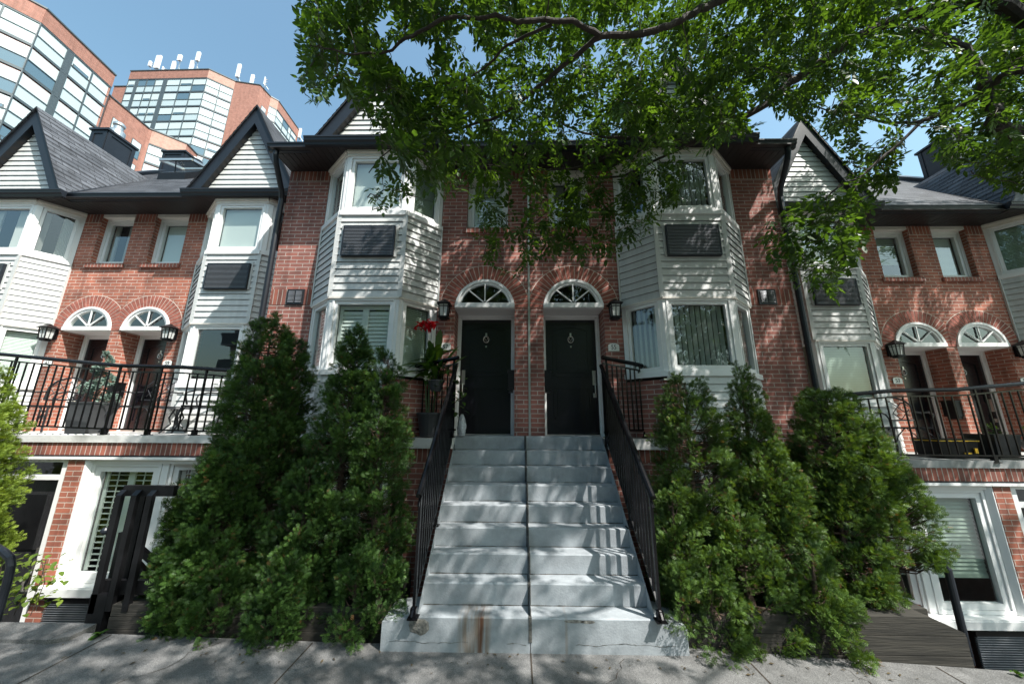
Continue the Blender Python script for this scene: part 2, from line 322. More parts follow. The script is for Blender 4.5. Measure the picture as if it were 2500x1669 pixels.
def blinds(mb, A, B, u0, u1, z0, z1, kind, d=-.06):
    if kind == 'shutter':
        n = 2 if u1-u0 > .5 else 1; wd = (u1-u0)/n
        for i in range(n):
            a, b = u0+i*wd, u0+(i+1)*wd
            mb.seg(A, B, a, a+.045, z0, z1, d-.02, d, 'blind'); mb.seg(A, B, b-.045, b, z0, z1, d-.02, d, 'blind')
            mb.seg(A, B, a+.045, b-.045, z0, z0+.06, d-.02, d, 'blind'); mb.seg(A, B, a+.045, b-.045, z1-.06, z1, d-.02, d, 'blind')
            tilt(mb, A, B, a+.045, b-.045, z0+.06, z1-.06, .058, .0175, d-.01, 'blind')
    elif kind == 'openshutter':
        n = 2; wd = (u1-u0)/n
        for i in range(n):
            a, b = u0+i*wd, u0+(i+1)*wd
            mb.seg(A, B, a, a+.045, z0, z1, d-.02, d, 'blind'); mb.seg(A, B, b-.045, b, z0, z1, d-.02, d, 'blind')
            mb.seg(A, B, (a+b)/2-.006, (a+b)/2+.006, z0, z1, d-.0, d+.008, 'blind')
            z = z0+.04
            while z < z1-.03: mb.seg(A, B, a+.045, b-.045, z, z+.009, d-.045, d-.002, 'blind'); z += .072
    elif kind == 'venetian': tilt(mb, A, B, u0, u1, z0, z1, .026, .008, d, 'blind')
    elif kind == 'green': tilt(mb, A, B, u0, u1, z0, z1, .03, .0105, d, 'greenblind')
    elif kind == 'roller': mb.seg(A, B, u0, u1, z0+.02, z1, d-.004, d, 'blind')
    elif kind == 'half': tilt(mb, A, B, u0, u1, z0+.30, z1, .05, .016, d, 'greenblind'); mb.seg(A, B, u0, u1, z0+.26, z0+.30, d-.012, d, 'greenblind')
    elif kind == 'vertical':
        u = u0
        while u < u1-.02:
            a = Vector(A).to_2d() if False else None
            P = Vector((A[0], A[1])); Q = Vector((B[0], B[1])); t = (Q-P).normalized(); o = Vector((t.y, -t.x))
            p = P+t*u+o*(d-.03); q = P+t*(u+.050)+o*d
            mb.face([(p.x, p.y, z0), (q.x, q.y, z0), (q.x, q.y, z1), (p.x, p.y, z1)], 'slat'); u += .078
    elif kind == 'curtain':
        P = Vector((A[0], A[1])); Q = Vector((B[0], B[1])); t = (Q-P).normalized(); o = Vector((t.y, -t.x))
        for (a, b) in ((u0, u0+(u1-u0)*.38), (u1-(u1-u0)*.2, u1)):
            n = 14
            for i in range(n):
                ua, ub = a+(b-a)*i/n, a+(b-a)*(i+1)/n; da, db = d-.03*(i % 2), d-.03*((i+1) % 2)
                p, q = P+t*ua+o*da, P+t*ub+o*db
                mb.face([(p.x, p.y, z0), (q.x, q.y, z0), (q.x, q.y, z1), (p.x, p.y, z1)], 'curtain')

def tilt(mb, A, B, u0, u1, z0, z1, step, drop, d, m):
    P = Vector((A[0], A[1])); Q = Vector((B[0], B[1])); t = (Q-P).normalized(); o = Vector((t.y, -t.x))
    z = z0
    while z+step*.5 < z1:
        zz = min(z+step*1.02, z1); a0, a1 = P+t*u0+o*(d), P+t*u1+o*(d); b0, b1 = P+t*u0+o*(d-drop), P+t*u1+o*(d-drop)
        mb.face([(a0.x, a0.y, z), (a1.x, a1.y, z), (b1.x, b1.y, zz), (b0.x, b0.y, zz)], m)
        mb.face([(a0.x, a0.y, z), (a1.x, a1.y, z), (a1.x, a1.y, z+.004), (a0.x, a0.y, z+.004)], m)
        z += step

def siding(mb, A, B, z0, z1, m, course=.108, u0=0., u1=None):
    P = Vector((A[0], A[1])); Q = Vector((B[0], B[1])); L = (Q-P).length; t = (Q-P).normalized(); o = Vector((t.y, -t.x)); u1 = L if u1 is None else u1
    n = max(1, int(round((z1-z0)/course))); h = (z1-z0)/n
    def pt(u, d, z): q = P+t*u+o*d; return (q.x, q.y, z)
    for k in range(n):
        a, b = z0+k*h, z0+(k+1)*h
        mb.face([pt(u0, .018, a), pt(u1, .018, a), pt(u1, .017, a+.012), pt(u0, .017, a+.012)], m)
        mb.face([pt(u0, .017, a+.012), pt(u1, .017, a+.012), pt(u1, .002, b), pt(u0, .002, b)], m)
        mb.face([pt(u0, -.002, a), pt(u1, -.002, a), pt(u1, .018, a), pt(u0, .018, a)], 'darkroof')

def window(parent, X, A, B, u0, u1, z0, z1, blind=None, fr=.055, fm='white', dep=.05, d=0., label=None, pane=True, casing=.0):
    """casing frame, sash, glass and blind, on the plan line A-B"""
    mb = MB(); mb.X = X
    def ring(a, b, c, e, w_, d0, d1, m):
        mb.seg(A, B, a, a+w_, c, e, d0, d1, m); mb.seg(A, B, b-w_, b, c, e, d0, d1, m)
        mb.seg(A, B, a+w_, b-w_, c, c+w_, d0, d1, m); mb.seg(A, B, a+w_, b-w_, e-w_, e, d0, d1, m)
    if casing: ring(u0, u1, z0, z1, casing, d-.09, d, fm)
    a, b, c, e = u0+casing, u1-casing, z0+casing, z1-casing
    if casing: a += .004; b -= .004; c += .004; e -= .004
    ring(a, b, c, e, fr, d-.075, d-.018 if casing else d, fm)
    wdw = mb.build('window', parent)
    if label: wdw['label'] = label
    g = MB(); g.X = X; P = Vector((A[0], A[1])); Q = Vector((B[0], B[1])); t = (Q-P).normalized(); o = Vector((t.y, -t.x))
    p, q = P+t*(a+fr-.003)+o*(d-.055), P+t*(b-fr+.003)+o*(d-.055)
    g.face([(p.x, p.y, c+fr-.003), (q.x, q.y, c+fr-.003), (q.x, q.y, e-fr+.003), (p.x, p.y, e-fr+.003)], 'glass'); g.build('pane', wdw)
    if blind:
        k = MB(); k.X = X; blinds(k, A, B, a+fr, b-fr, c+fr, e-fr, blind, d-.10)
        nm = {'shutter': 'shutters', 'openshutter': 'shutters', 'curtain': 'curtain'}.get(blind, 'blinds'); k.build(nm, wdw)
    return wdw

def text_mesh(txt, size, cx, y, cz, parent, name='digits', m='ink', depth=.0015, sx=.8):
    cu = bpy.data.curves.new('t', 'FONT'); cu.body = txt; cu.size = size; cu.align_x = 'CENTER'; cu.align_y = 'CENTER'; cu.extrude = depth
    o = bpy.data.objects.new('t', cu); COL.objects.link(o); bpy.context.view_layer.update()
    me = bpy.data.meshes.new_from_object(o.evaluated_get(bpy.context.evaluated_depsgraph_get())); bpy.data.objects.remove(o); me.name = name
    me.transform(Matrix.Translation((cx, y, cz)) @ Matrix.Rotation(PI/2, 4, 'X') @ Matrix.Diagonal((sx, 1, 1, 1)))
    me.materials.clear(); me.materials.append(M[m])
    r = bpy.data.objects.new(name, me); COL.objects.link(r); r.parent = parent
    r.matrix_parent_inverse = Matrix.Translation(-parent.location); return r

def house(cx, Yw, dz, s, kind, number, label, group, blind, zb, ov={}):
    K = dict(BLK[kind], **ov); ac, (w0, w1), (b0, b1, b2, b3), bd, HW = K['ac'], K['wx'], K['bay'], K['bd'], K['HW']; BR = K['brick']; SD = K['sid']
    mid = kind == 'mid'
    X = lambda p: Vector((cx+s*p[0], Yw+p[1], p[2]+dz))
    root = thing('townhouse', label, 'townhouse', (cx+s*HW*.5, Yw, zb), group)
    def NB():
        b = MB(); b.X = X; return b
    ZT = 4.33; ZF = -.21 if mid else -.12; FS = 1.79; r = .48
    ly = -.35 if mid else -1.5
    # ---- brick wall with openings
    wl = NB()
    xs = [0, w0, w1, b0]+[ac+r*math.cos(PI*k/20) for k in range(21)]
    xs = sorted(set(round(x, 4) for x in xs if 0 <= x <= b0))
    for a, b in zip(xs[:-1], xs[1:]):
        m = (a+b)/2; lo = [(ZF-.25, ZF-.25)]; top = 3.19 if w0 < m < w1 else ZT
        if abs(m-ac) < r:
            f = lambda x: FS+math.sqrt(max(0, r*r-(x-ac)**2))
            wl.face([(a, 0, f(a)), (b, 0, f(b)), (b, 0, top), (a, 0, top)], BR)
        else: wl.face([(a, 0, ZF-.25), (b, 0, ZF-.25), (b, 0, top), (a, 0, top)], BR)
    wl.face([(b3, 0, -4), (HW, 0, -4), (HW, 0, ZT), (b3, 0, ZT)], BR)
    wl.face([(HW, 0, -4), (HW, 6.2, -4), (HW, 6.2, ZT+.3), (HW, 0, ZT)], BR)
    for q in (ac-r, ac+r): wl.face([(q, 0, ZF-.1), (q, .40, ZF-.1), (q, .40, FS), (q, 0, FS)], BR)
    for q in (w0, w1): wl.face([(q, 0, 3.19), (q, .16, 3.19), (q, .16, ZT), (q, 0, ZT)], BR)
    wl.face([(0, 6.2, -4), (HW, 6.2, -4), (HW, 6.2, ZT), (0, 6.2, ZT)], BR)
    wl.build('wall', root)
    iw = NB()
    for (a, b, y, z0, z1) in ((0, HW, .75, 2.55, ZT), (b0-.3, HW, .75, ZF, 2.35), (ac-.5, ac+.5, .55, ZF, 2.5)):
        iw.face([(a, y, z0), (b, y, z0), (b, y, z1), (a, y, z1)], 'interior')
    iw.face([(0, .02, 2.5), (HW, .02, 2.5), (HW, .75, 2.5), (0, .75, 2.5)], 'interior')
    iw.face([(b1, -bd+.12, 2.0), (b2, -bd+.12, 2.0), (b2, .75, 2.0), (b1, .75, 2.0)], 'interior')
    iw.build('inner_wall', root)
    # ---- soldier course under the soffit, brick sills
    for a, b in ((0, w0), (w1, b0))+(((b3, HW),) if HW-b3 > .3 else ()):
        sc = NB(); sc.box(a+.001, b-.001, -.005, -.001, ZT-.20, ZT-.002, 'soldier', (cx, ZT-.20+dz+.005)); sc.build('soldier_course', root)
    si = NB(); si.box(w0-.05, w1+.05, -.045, .09, 3.105, 3.19, 'soldier', (cx+.02, 3.0+dz)); si.build('window_sill', root)
    # ---- arch of bricks
    ar = NB(); n = 27; ro_ = .715
    def ring(rr, a):
        x = ac+rr*math.cos(a)
        if x < .004: rr = (ac-.004)/abs(math.cos(a)); x = ac+rr*math.cos(a)
        return (x, FS+rr*math.sin(a))
    for k in range(n):
        a0, a1 = PI*k/n, PI*(k+1)/n; g = .0115/.6
        A, B, C_, D = ring(r+.004, a0+g/2*1.2), ring(ro_, a0+g/2), ring(ro_, a1-g/2), ring(r+.004, a1-g/2*1.2)
        ar.face([(p[0], -.008, p[1]) for p in (A, B, C_, D)], 'voussoir')
        for p, q in ((A, B), (B, C_), (C_, D), (D, A)): ar.face([(p[0], -.008, p[1]), (q[0], -.008, q[1]), (q[0], -.0, q[1]), (p[0], -.0, p[1])], 'voussoir')
        A, B, C_, D = ring(r, a0), ring(ro_+.012, a0), ring(ro_+.012, a1), ring(r, a1)
        ar.face([(p[0], -.004, p[1]) for p in (A, B, C_, D)], 'mortar')
    ar.build('brick_arch', root)
    # ---- fanlight
    fl = NB(); N = 24
    for k in range(N):
        a0, a1 = PI*k/N, PI*(k+1)/N
        for (ra, rb, y0, y1) in ((.435, .478, -.03, .05), (.395, .432, -.012, .05)):
            P = [(ac+q*math.cos(a), FS+q*math.sin(a)) for q, a in ((ra, a0), (rb, a0), (rb, a1), (ra, a1))]
            fl.face([(p[0], y0, p[1]) for p in P], 'white'); fl.face([(P[0][0], y0, P[0][1]), (P[3][0], y0, P[3][1]), (P[3][0], y1, P[3][1]), (P[0][0], y1, P[0][1])], 'white')
            fl.face([(P[1][0], y0, P[1][1]), (P[2][0], y0, P[2][1]), (P[2][0], y1, P[2][1]), (P[1][0], y1, P[1][1])], 'white')
    fl.box(ac-.478, ac+.478, -.034, .05, FS, FS+.075, 'white')
    for a in (PI/4, PI/2, 3*PI/4):
        fl.bar((ac+.03*math.cos(a), -.004, FS+.075+.03*math.sin(a)), (ac+.40*math.cos(a), -.004, FS+.06+.36*math.sin(a)), .018, 'white', .02, (0, 1, 0))
    f = fl.build('fanlight', root)
    g = NB(); g.face([(ac+.40*math.cos(PI*k/N), .02, FS+.03+.37*math.sin(PI*k/N)) for k in range(N+1)], 'glass'); g.build('pane', f)
    # ---- door recess: header, frame, leaf
    df = NB()
    df.box(ac-r, ac+r, .002, .45, FS-.012, FS-.002, 'white')
    df.box(ac-r, ac-r+.035, .36, .46, ZF, FS-.012, 'white'); df.box(ac+r-.035, ac+r, .36, .46, ZF, FS-.012, 'white')
    df.box(ac-r+.035, ac-r+.06, .385, .46, ZF, FS-.06, 'white'); df.box(ac+r-.06, ac+r-.035, .385, .46, ZF, FS-.06, 'white')
    df.box(ac-r+.035, ac+r-.035, .37, .46, FS-.05, FS-.012, 'white'); df.box(ac-r+.06, ac+r-.06, .39, .46, FS-.085, FS-.05, 'white')
    df.box(ac-r+.06, ac+r-.06, .37, .46, ZF, ZF+.03, 'silver')
    df.build('door_frame', root)
    dl = NB(); x0, x1 = ac-.42, ac+.42; zt, zl = FS-.085, ZF+.03
    dl.box(x0, x1, .41, .45, zl, zt, 'door')
    def panel(xa, xb, za, zb_, arch=0.):
        nn = 12; pts = [(xa, za), (xb, za)]+[(xb-(xb-xa)*k/nn, zb_+arch*math.sin(PI*k/nn)) for k in range(nn+1)]
        for i in range(len(pts)):
            p, q = pts[i], pts[(i+1) % len(pts)]
            if abs(p[0]-q[0])+abs(p[1]-q[1]) > 1e-5: dl.bar((p[0], .41, p[1]), (q[0], .41, q[1]), .030, 'door', .030, (0, 1, 0))
        dl.box(xa+.05, xb-.05, .398, .41, za+.05, zb_-.04, 'door')
    panel(x0+.13, x1-.13, .755, 1.52, .07); panel(x0+.13, x1-.13, .06, .555)
    d = dl.build('door', root)
    hd = NB(); hx = ac+.365
    hd.box(hx-.028, hx+.028, .396, .41, .60, .84, 'silver'); hd.box(hx-.026, hx+.026, .396, .41, .40, .47, 'silver')
    hd.tube([(hx, .40, .62), (hx, .345, .60), (hx, .34, .52), (hx, .345, .46), (hx, .40, .44)], .010, 'silver'); hd.build('handle', d)
    kn = NB(); kn.tube([(ac+.045*math.sin(t), .385, 1.36-.055*math.cos(t)) for t in [PI*2*k/14 for k in range(15)]], .008, 'silver', 6, False)
    kn.box(ac-.014, ac+.014, .385, .41, 1.40, 1.47, 'silver'); kn.box(ac-.010, ac+.010, .39, .41, 1.225, 1.25, 'silver'); kn.tube([(ac-.03, .385, 1.39), (ac, .385, 1.33), (ac+.03, .385, 1.39)], .006, 'silver', 5); kn.build('door_knocker', d)
    mbx = NB(); mbx.box(ac-r+.001, ac-r+.10, .02, .24, .50, .77, 'black'); mbx.box(ac-r+.001, ac-r+.11, .01, .25, .77, .79, 'black'); mbx.box(ac-r+.02, ac-r+.09, .03, .20, .45, .50, 'black'); mbx.build('mailbox', root)
    # ---- upper window
    window(root, X, (w0, .10), (w1, .10), .0, w1-w0, 3.19, ZT-.07, blind['top'], fr=.05, casing=.055, fm='white')
    cm = NB(); cm.box(w0, w1, .005, .10, ZT-.07, ZT-.002, 'cream'); cm.build('window_head', root)
    # ---- bay: trims, siding, windows
    P = [(b0, 0), (b1, -bd), (b2, -bd), (b3, 0)]
    sd = NB(); sdl = NB(); tr = NB(); trl = NB(); ct = NB()
    low = ZF-.02
    for i in range(3):
        A, B = P[i], P[i+1]; L = math.hypot(B[0]-A[0], B[1]-A[1]); e = .02
        siding(sd, A, B, 1.80, 3.15, SD)
        if not (mid and i == 0) : siding(sdl, A, B, low, .64, SD)
        tr.seg(A, B, 0, L, 3.15, 3.225, -.02, .032, 'white'); tr.seg(A, B, 0, L, 3.225, 3.235, -.02, .012, 'white')
        trl.seg(A, B, 0, L, .64, .715, -.02, .036, 'white'); trl.seg(A, B, 0, L, 1.775, 1.80, -.03, .022, 'cream')
        ct.seg(A, B, 0, L, 4.235, 4.285, -.02, .02, 'cream'); ct.seg(A, B, 0, L, 4.285, ZT-.002, -.02, .045, 'cream')
        for (z0, z1, key) in ((.715, 1.775, 'low'), (3.235, 4.235, 'up')):
            pw = .052 if i == 1 else .06
            tq = trl if key == 'low' else tr; tq.seg(A, B, 0.004, pw, z0, z1, -.06, -.004, 'white'); tq.seg(A, B, L-pw, L-.004, z0, z1, -.06, -.004, 'white')
            window(root, X, A, B, pw, L-pw, z0, z1, blind[key][i], fr=.045, casing=.032 if i == 1 else .02, d=.006)
    for q, (dx, dy) in ((P[1], (.0, 0)), (P[2], (0, 0))):
        for (za, zb_, sq) in ((1.80, 3.15, sd), (low, .64, sdl)): sq.hexa([(q[0]-.035, q[1]-.016), (q[0]+.035, q[1]-.016), (q[0]+.022, q[1]+.03), (q[0]-.022, q[1]+.03)], za, zb_, SD)
    for q, t in ((P[0], -1), (P[3], 1)):
        sd.box(min(q[0]+t*.02, q[0]), max(q[0]+t*.02, q[0]), -.03, 0., 1.80, 3.15, SD)
    sd.build('bay_siding', root); sdl.build('bay_siding', root); tr.build('bay_trim', root); trl.build('bay_trim', root); ct.build('bay_head_trim', root)
    if mid:      # brick pier and brick cheek under the inner side of the bay
        bp = NB(); bp.hexa([(b1-.08, -bd-.02), (b1+.14, -bd-.02), (b1+.14, -bd+.16), (b1-.08, -bd+.16)], -.36, .58, BR)
        bp.seg((b0, 0), (b1, -bd), 0, .55, -.36, .60, -.03, .0, BR); bp.build('brick_pier', root)
        pc = NB(); pc.hexa([(b1-.10, -bd-.05), (b1+.17, -bd-.05), (b1+.17, -bd+.18), (b1-.10, -bd+.18)], .58, .60, 'galv'); pc.build('pier_cap', root)
    # ---- grille of the air conditioner in the bay
    gr = NB(); g0, g1, gz0, gz1 = (b1+b2)/2-.37, (b1+b2)/2+.39, 2.46, 2.92; yy = -bd-.02
    gr.box(g0-.02, g0, yy-.05, yy+.02, gz0-.02, gz1+.02, 'dark'); gr.box(g1, g1+.02, yy-.05, yy+.02, gz0-.02, gz1+.02, 'dark')
    gr.box(g0, g1, yy-.05, yy+.02, gz1, gz1+.02, 'dark'); gr.box(g0, g1, yy-.05, yy+.02, gz0-.02, gz0, 'dark'); gr.box(g0, g1, yy-.01, yy+.02, gz0, gz1, 'black')
    z = gz0+.006
    while z < gz1-.01:
        gr.face([(g0, yy-.046, z), (g1, yy-.046, z), (g1, yy-.012, z+.017), (g0, yy-.012, z+.010)], 'grille'); gr.face([(g0, yy-.046, z), (g1, yy-.046, z), (g1, yy-.046, z+.007), (g0, yy-.046, z+.007)], 'grille'); z += .0245
    for a in (g0-.055, g1+.02): gr.box(a, a+.035, yy-.008, yy+.01, gz0-.02, gz1+.055, SD)
    gr.box(g0-.055, g1+.055, yy-.010, yy+.01, gz1+.021, gz1+.055, SD)
    gr.build('air_conditioner_grille', root)
    # ---- vent and number plate and lamp
    if K['strip']:
        v = NB(); v.box(3.655, 3.935, -.02, .0, 1.84, 2.10, 'cast'); v.box(3.685, 3.785, -.024, -.02, 1.87, 2.07, 'black'); v.box(3.805, 3.905, -.024, -.02, 1.87, 2.07, 'black')
        for k in range(9):
            z = 1.875+k*.022
            for a, b in ((3.685, 3.785), (3.805, 3.905)): v.face([(a, -.032, z), (b, -.032, z), (b, -.024, z+.014), (a, -.024, z+.010)], 'grille')
        v.build('wall_vent', root)
        vs = NB(); vs.box(3.52, 3.655, -.004, -.001, 1.84, 2.10, 'soldier', (cx, 1.83+dz)); vs.build('soldier_panel', root); vs = NB(); vs.box(3.935, 4.2, -.004, -.001, 1.84, 2.10, 'soldier', (cx, 1.83+dz)); vs.build('soldier_panel', root)
    lx = (ac+r+b0)/2-.0; lamp_builder(root, X, lx, 1.70)
    px = lx-.02
    pl = NB(); pts = [(px-.085, 1.085), (px+.085, 1.085), (px+.085, 1.18), (px+.05, 1.20), (px, 1.207), (px-.05, 1.20), (px-.085, 1.18)]
    pl.face([(a, -.014, b) for a, b in pts], 'plate')
    for i in range(7): a, b = pts[i], pts[(i+1) % 7]; pl.face([(a[0], -.014, a[1]), (b[0], -.014, b[1]), (b[0], 0, b[1]), (a[0], 0, a[1])], 'ink')
    plo = pl.build('number_plate', root); q = X((px, -.0165, 1.142)); text_mesh(number, .105, q.x, q.y, q.z, plo)
    # ---- soffit, gutters, downpipe
    sf = NB(); gx = (b1+b2)/2; pj0, pj1 = gx-1.13, min(gx+1.15, HW-.02); y1, y2 = -.43, -.56
    n = int(HW/.1)
    for k in range(n+1):
        a, b = k*.1, min(k*.1+.092, HW); 
        if b-a < .01: continue
        yy = y2 if (pj0 < (a+b)/2 < pj1) else y1
        sf.box(a, b, yy, .02, ZT, ZT+.012, 'darkroof')
    sf.box(0, HW, -.56, .3, ZT+.013, ZT+.03, 'darkroof'); sf.build('soffit', root)
    def gut(a, b, y, z0, capl=True):
        g = NB(); pr = [(0, 0), (-.055, 0), (-.065, .035), (-.092, .06), (-.098, .10), (-.11, .105), (-.11, .128), (0, .128)]
        for i in range(len(pr)):
            p, q = pr[i], pr[(i+1) % len(pr)]; g.face([(a, y+p[0], z0+p[1]), (b, y+p[0], z0+p[1]), (b, y+q[0], z0+q[1]), (a, y+q[0], z0+q[1])], 'dark')
        for xx in (a, b): g.face([(xx, y+p[0], z0+p[1]) for p in pr], 'dark')
        g.build('gutter', root)
    gut(0, pj0+.02, y1, ZT+.005); gut(pj0-.02, pj1+.02, y2, ZT+.004)
    if HW-pj1 > .1: gut(pj1-.02, HW+.08, y1, ZT+.005)
    if mid:
        dp = NB(); dp.tube([(HW-.06, -.485, ZT+.01), (HW-.06, -.485, 4.26), (HW-.05, -.44, 4.16), (HW+.02, -.12, 3.86), (HW+.05, -.045, 3.74), (HW+.05, -.045, 2.0), (HW+.05, -.045, -2.8)], .042, 'dark', 10)
        for z in (3.3, 1.2, -.6): dp.tube([(HW+.05, -.045, z), (HW+.05, -.045, z+.05)], .047, 'dark', 10)
        dp.build('downpipe', root, True)
    # ---- main roof
    rf = NB(); k = .93; zr = ZT+.14
    def rz(y): return zr+k*(y+.50)
    ry = 3.05
    rf.face([(0, -.50, zr), (HW, -.50, zr), (HW, ry, rz(ry)), (0, ry, rz(ry))], 'shingle')
    rf.face([(0, ry, rz(ry)), (HW, ry, rz(ry)), (HW, 6.6, zr), (0, 6.6, zr)], 'shingle')
    rf.face([(HW, 0, ZT), (HW, 6.2, ZT), (HW, ry, rz(ry))], 'siding'); rf.face([(HW, -.5, zr), (HW, 0, ZT), (HW, ry, rz(ry))], 'siding')
    # courses of shingles that catch the light
    for j in range(34):
        y = -.45+j*.103
        if y < ry-.05: rf.face([(0, y, rz(y)+.010), (HW, y, rz(y)+.010), (HW, y+.10, rz(y+.10)+.003), (0, y+.10, rz(y+.10)+.003)], 'shingle', (0, j*.037)); rf.face([(0, y, rz(y)), (HW, y, rz(y)), (HW, y, rz(y)+.010), (0, y, rz(y)+.010)], 'darkroof')
    roof = rf.build('roof', root)
    # ---- gable over the bay
    ga = NB(); za, zb0, hw = K['za'], zr+.04, (.98 if mid else 1.03); sl_ = (za-zb0)/hw; yf, ys = -.60, -.47
    yb = lambda z: (z-zr)/k-.50+.02
    for t in (-1, 1):
        e = (gx+t*(hw+.03), zb0-.03); a_ = (gx, za+.03)
        ga.face([(e[0], yf-.03, e[1]), (a_[0], yf-.03, a_[1]), (a_[0], yb(a_[1])+.1, a_[1]), (e[0], yb(e[1])+.1, e[1])], 'shingle')
        ga.face([(e[0], yf-.03, e[1]-.03), (a_[0], yf-.03, a_[1]-.04), (a_[0], yf-.03, a_[1]), (e[0], yf-.03, e[1])], 'darkroof')
        ga.face([(e[0]-t*.02, yf+.0, e[1]-.03), (a_[0], yf, a_[1]-.04), (a_[0], yb(a_[1])+.1, a_[1]-.04), (e[0]-t*.02, yb(e[1])+.1, e[1]-.03)], 'darkroof')
    nC = 17
    for j in range(nC):                                          # raised shingle courses on the slopes
        for t in (-1, 1):
            q0, q1 = j/nC, (j+1)/nC; z0_, z1_ = zb0-.03+(za-zb0+.06)*q0, zb0-.03+(za-zb0+.06)*q1
            xa, xb = gx+t*(hw+.03)*(1-q0), gx+t*(hw+.03)*(1-q1); o_ = t*.011
            ga.face([(xa+o_, yf-.035, z0_+.004), (xb+t*.002, yf-.035, z1_), (xb+t*.002, yb(z1_)+.08, z1_), (xa+o_, yb(z0_)+.08, z0_+.004)], 'shingle', (j*.11, j*.03))
    roof2 = ga.build('gable_roof', root)
    fb = NB(); wv = K['wv']                                          # vertical width of the fascia board
    for t in (-1, 1):
        A, B = (gx+t*hw, zb0), (gx, za)
        poly = [A, B, (gx, za-wv), (gx+t*(hw-wv/sl_), zb0)]
        F1 = [(p[0], yf, p[1]) for p in poly]; F2 = [(p[0], yf+.025, p[1]) for p in poly]
        fb.face(F1, 'dark'); fb.face(F2[::-1], 'dark')
        for i in range(4): fb.face([F1[i], F1[(i+1) % 4], F2[(i+1) % 4], F2[i]], 'dark')
        # soffit of the overhang, from the fascia back to the siding
        p, q = poly[3], poly[2]; off = .02
        fb.face([(p[0]+t*off, yf+.025, p[1]), (q[0], yf+.025, q[1]+.04), (q[0], ys, q[1]+.04), (p[0]+t*off, ys, p[1])], 'darkroof')
        for jj in range(12):
            f0 = jj/12; aa = Vector((p[0]+t*off, 0, p[1])); bb = Vector((q[0], 0, q[1]+.04)); c0, c1 = aa.lerp(bb, f0), aa.lerp(bb, f0+.04)
            nn = Vector((-t*.004, 0, -.003)); fb.face([(c0.x+nn.x, yf+.03, c0.z+nn.z), (c1.x+nn.x, yf+.03, c1.z+nn.z), (c1.x+nn.x, ys, c1.z+nn.z), (c0.x+nn.x, ys, c0.z+nn.z)], 'dark')
    fb.build('bargeboard', root)
    gs = NB(); zc0 = zb0-.06; n = 14; hh = (za-wv+.05-zc0)/n
    for j in range(n+1):
        a, b = zc0+j*hh, min(zc0+(j+1)*hh, za-wv+.06); wa = max(0, (za-wv+.07-a)/sl_); wb = max(0, (za-wv+.07-b)/sl_)
        gs.face([(gx-wa, ys-.018, a), (gx+wa, ys-.018, a), (gx+wb, ys-.002, b), (gx-wb, ys-.002, b)], 'siding'); gs.face([(gx-wa, ys, a), (gx+wa, ys, a), (gx+wa, ys-.018, a), (gx-wa, ys-.018, a)], 'darkroof')
    gs.face([(gx-1.0, ys+.02, zc0-.1), (gx+1.0, ys+.02, zc0-.1), (gx, ys+.02, za-.1)], 'darkroof')
    gs.build('gable_siding', root)
    # dark valley flashing where the gable meets the main roof, inner side
    vf = NB()
    for t in (-1, 1):
        e = (gx+t*(hw+.03), yb(zb0), zb0); a_ = (gx, yb(za)+.02, za)
        v0 = Vector((e[0]+t*.03, e[1]-.05, e[2]+.01-.02)); v1 = Vector((a_[0], a_[1], a_[2]+.015)); vf.bar(v0, v1, .10, 'dark', .02, (0, -k, 1))
    vf.build('valley_flashing', root)
    # ---- slab and lower storey
    ls = NB()
    if mid: ls.box(1.062, b1+.1, -.40, .40, -.35, ZF-.004, 'slab'); ls.build('balcony_slab', root)
    else: ls.box(0, HW, -1.52, .45, ZF-.10, ZF-.004, 'slab' if cx < 0 else 'slabgrey'); ls.build('balcony_slab', root)
    zs = -.35 if mid else ZF-.10
    lo = NB()
    lo.box(0 if not mid else 1.062, HW if not mid else b3, ly, ly+.1, zs-.17, zs, 'soldier', (cx, zs-.17+dz-.03))
    zq = zs-.17
    if mid:
        xs_ = [(1.05, 1.9), (2.9, HW)]
        for a, b in xs_: lo.box(a, b, ly+.0, ly+.1, -4, zq, BR)
        lo.box(1.9, 2.9, ly, ly+.1, -4, -2.0, BR); lo.box(b3, HW, ly+.02, 0, -4, zs, BR)
        lo.build('lower_wall', root)
        window(root, X, (1.9, ly), (2.9, ly), 0, .5, -2.0, zq, 'roller', casing=.06); window(root, X, (1.9, ly), (2.9, ly), .5, 1.0, -2.0, zq, 'venetian', casing=.06)
    else:
        lo.box(1.63, 1.75, ly, ly+.12, -4, zq-.057, BR); lo.box(1.753, 1.857, ly, ly+.18, -4, zq-.057, BR)
        lo.box(.0, .5, ly, ly+.1, -4, zq-.057, BR); lo.box(1.86, 2.99, ly+.05, ly+.2, -4, -2.02, BR); lo.box(3.45, HW, ly+.1, ly+.2, -4, zq, BR); lo.box(3.0, 3.5, ly+.1, ly+.2, -4, -1.9, BR)
        lo.build('lower_wall', root)
        fl_ = NB(); fl_.box(0, HW, ly-.015, ly+.02, zq-.02, zq-.003, 'dark'); fl_.box(0, HW, ly-.03, ly+.05, zq-.055, zq-.021, 'white'); fl_.build('lintel_flashing', root)
        # recessed window between splayed white jambs
        jb = NB(); jb.hexa([(1.86, ly+.004), (1.875, ly+.002), (1.928, ly+.045), (1.928, ly+.2), (1.86, ly+.2)], -1.98, zq-.055, 'white'); jb.box(1.86, 3.5, ly+.03, ly+.2, zq-.11, zq-.056, 'white')
        jb.box(2.903, 2.997, ly+.06, ly+.2, -1.98, zq-.11, 'white'); jb.build('window_jamb', root)
        window(root, X, (1.93, ly+.05), (2.90, ly+.05), 0, .97, -1.98, zq-.11, blind['ground'], fr=.07, casing=.04)
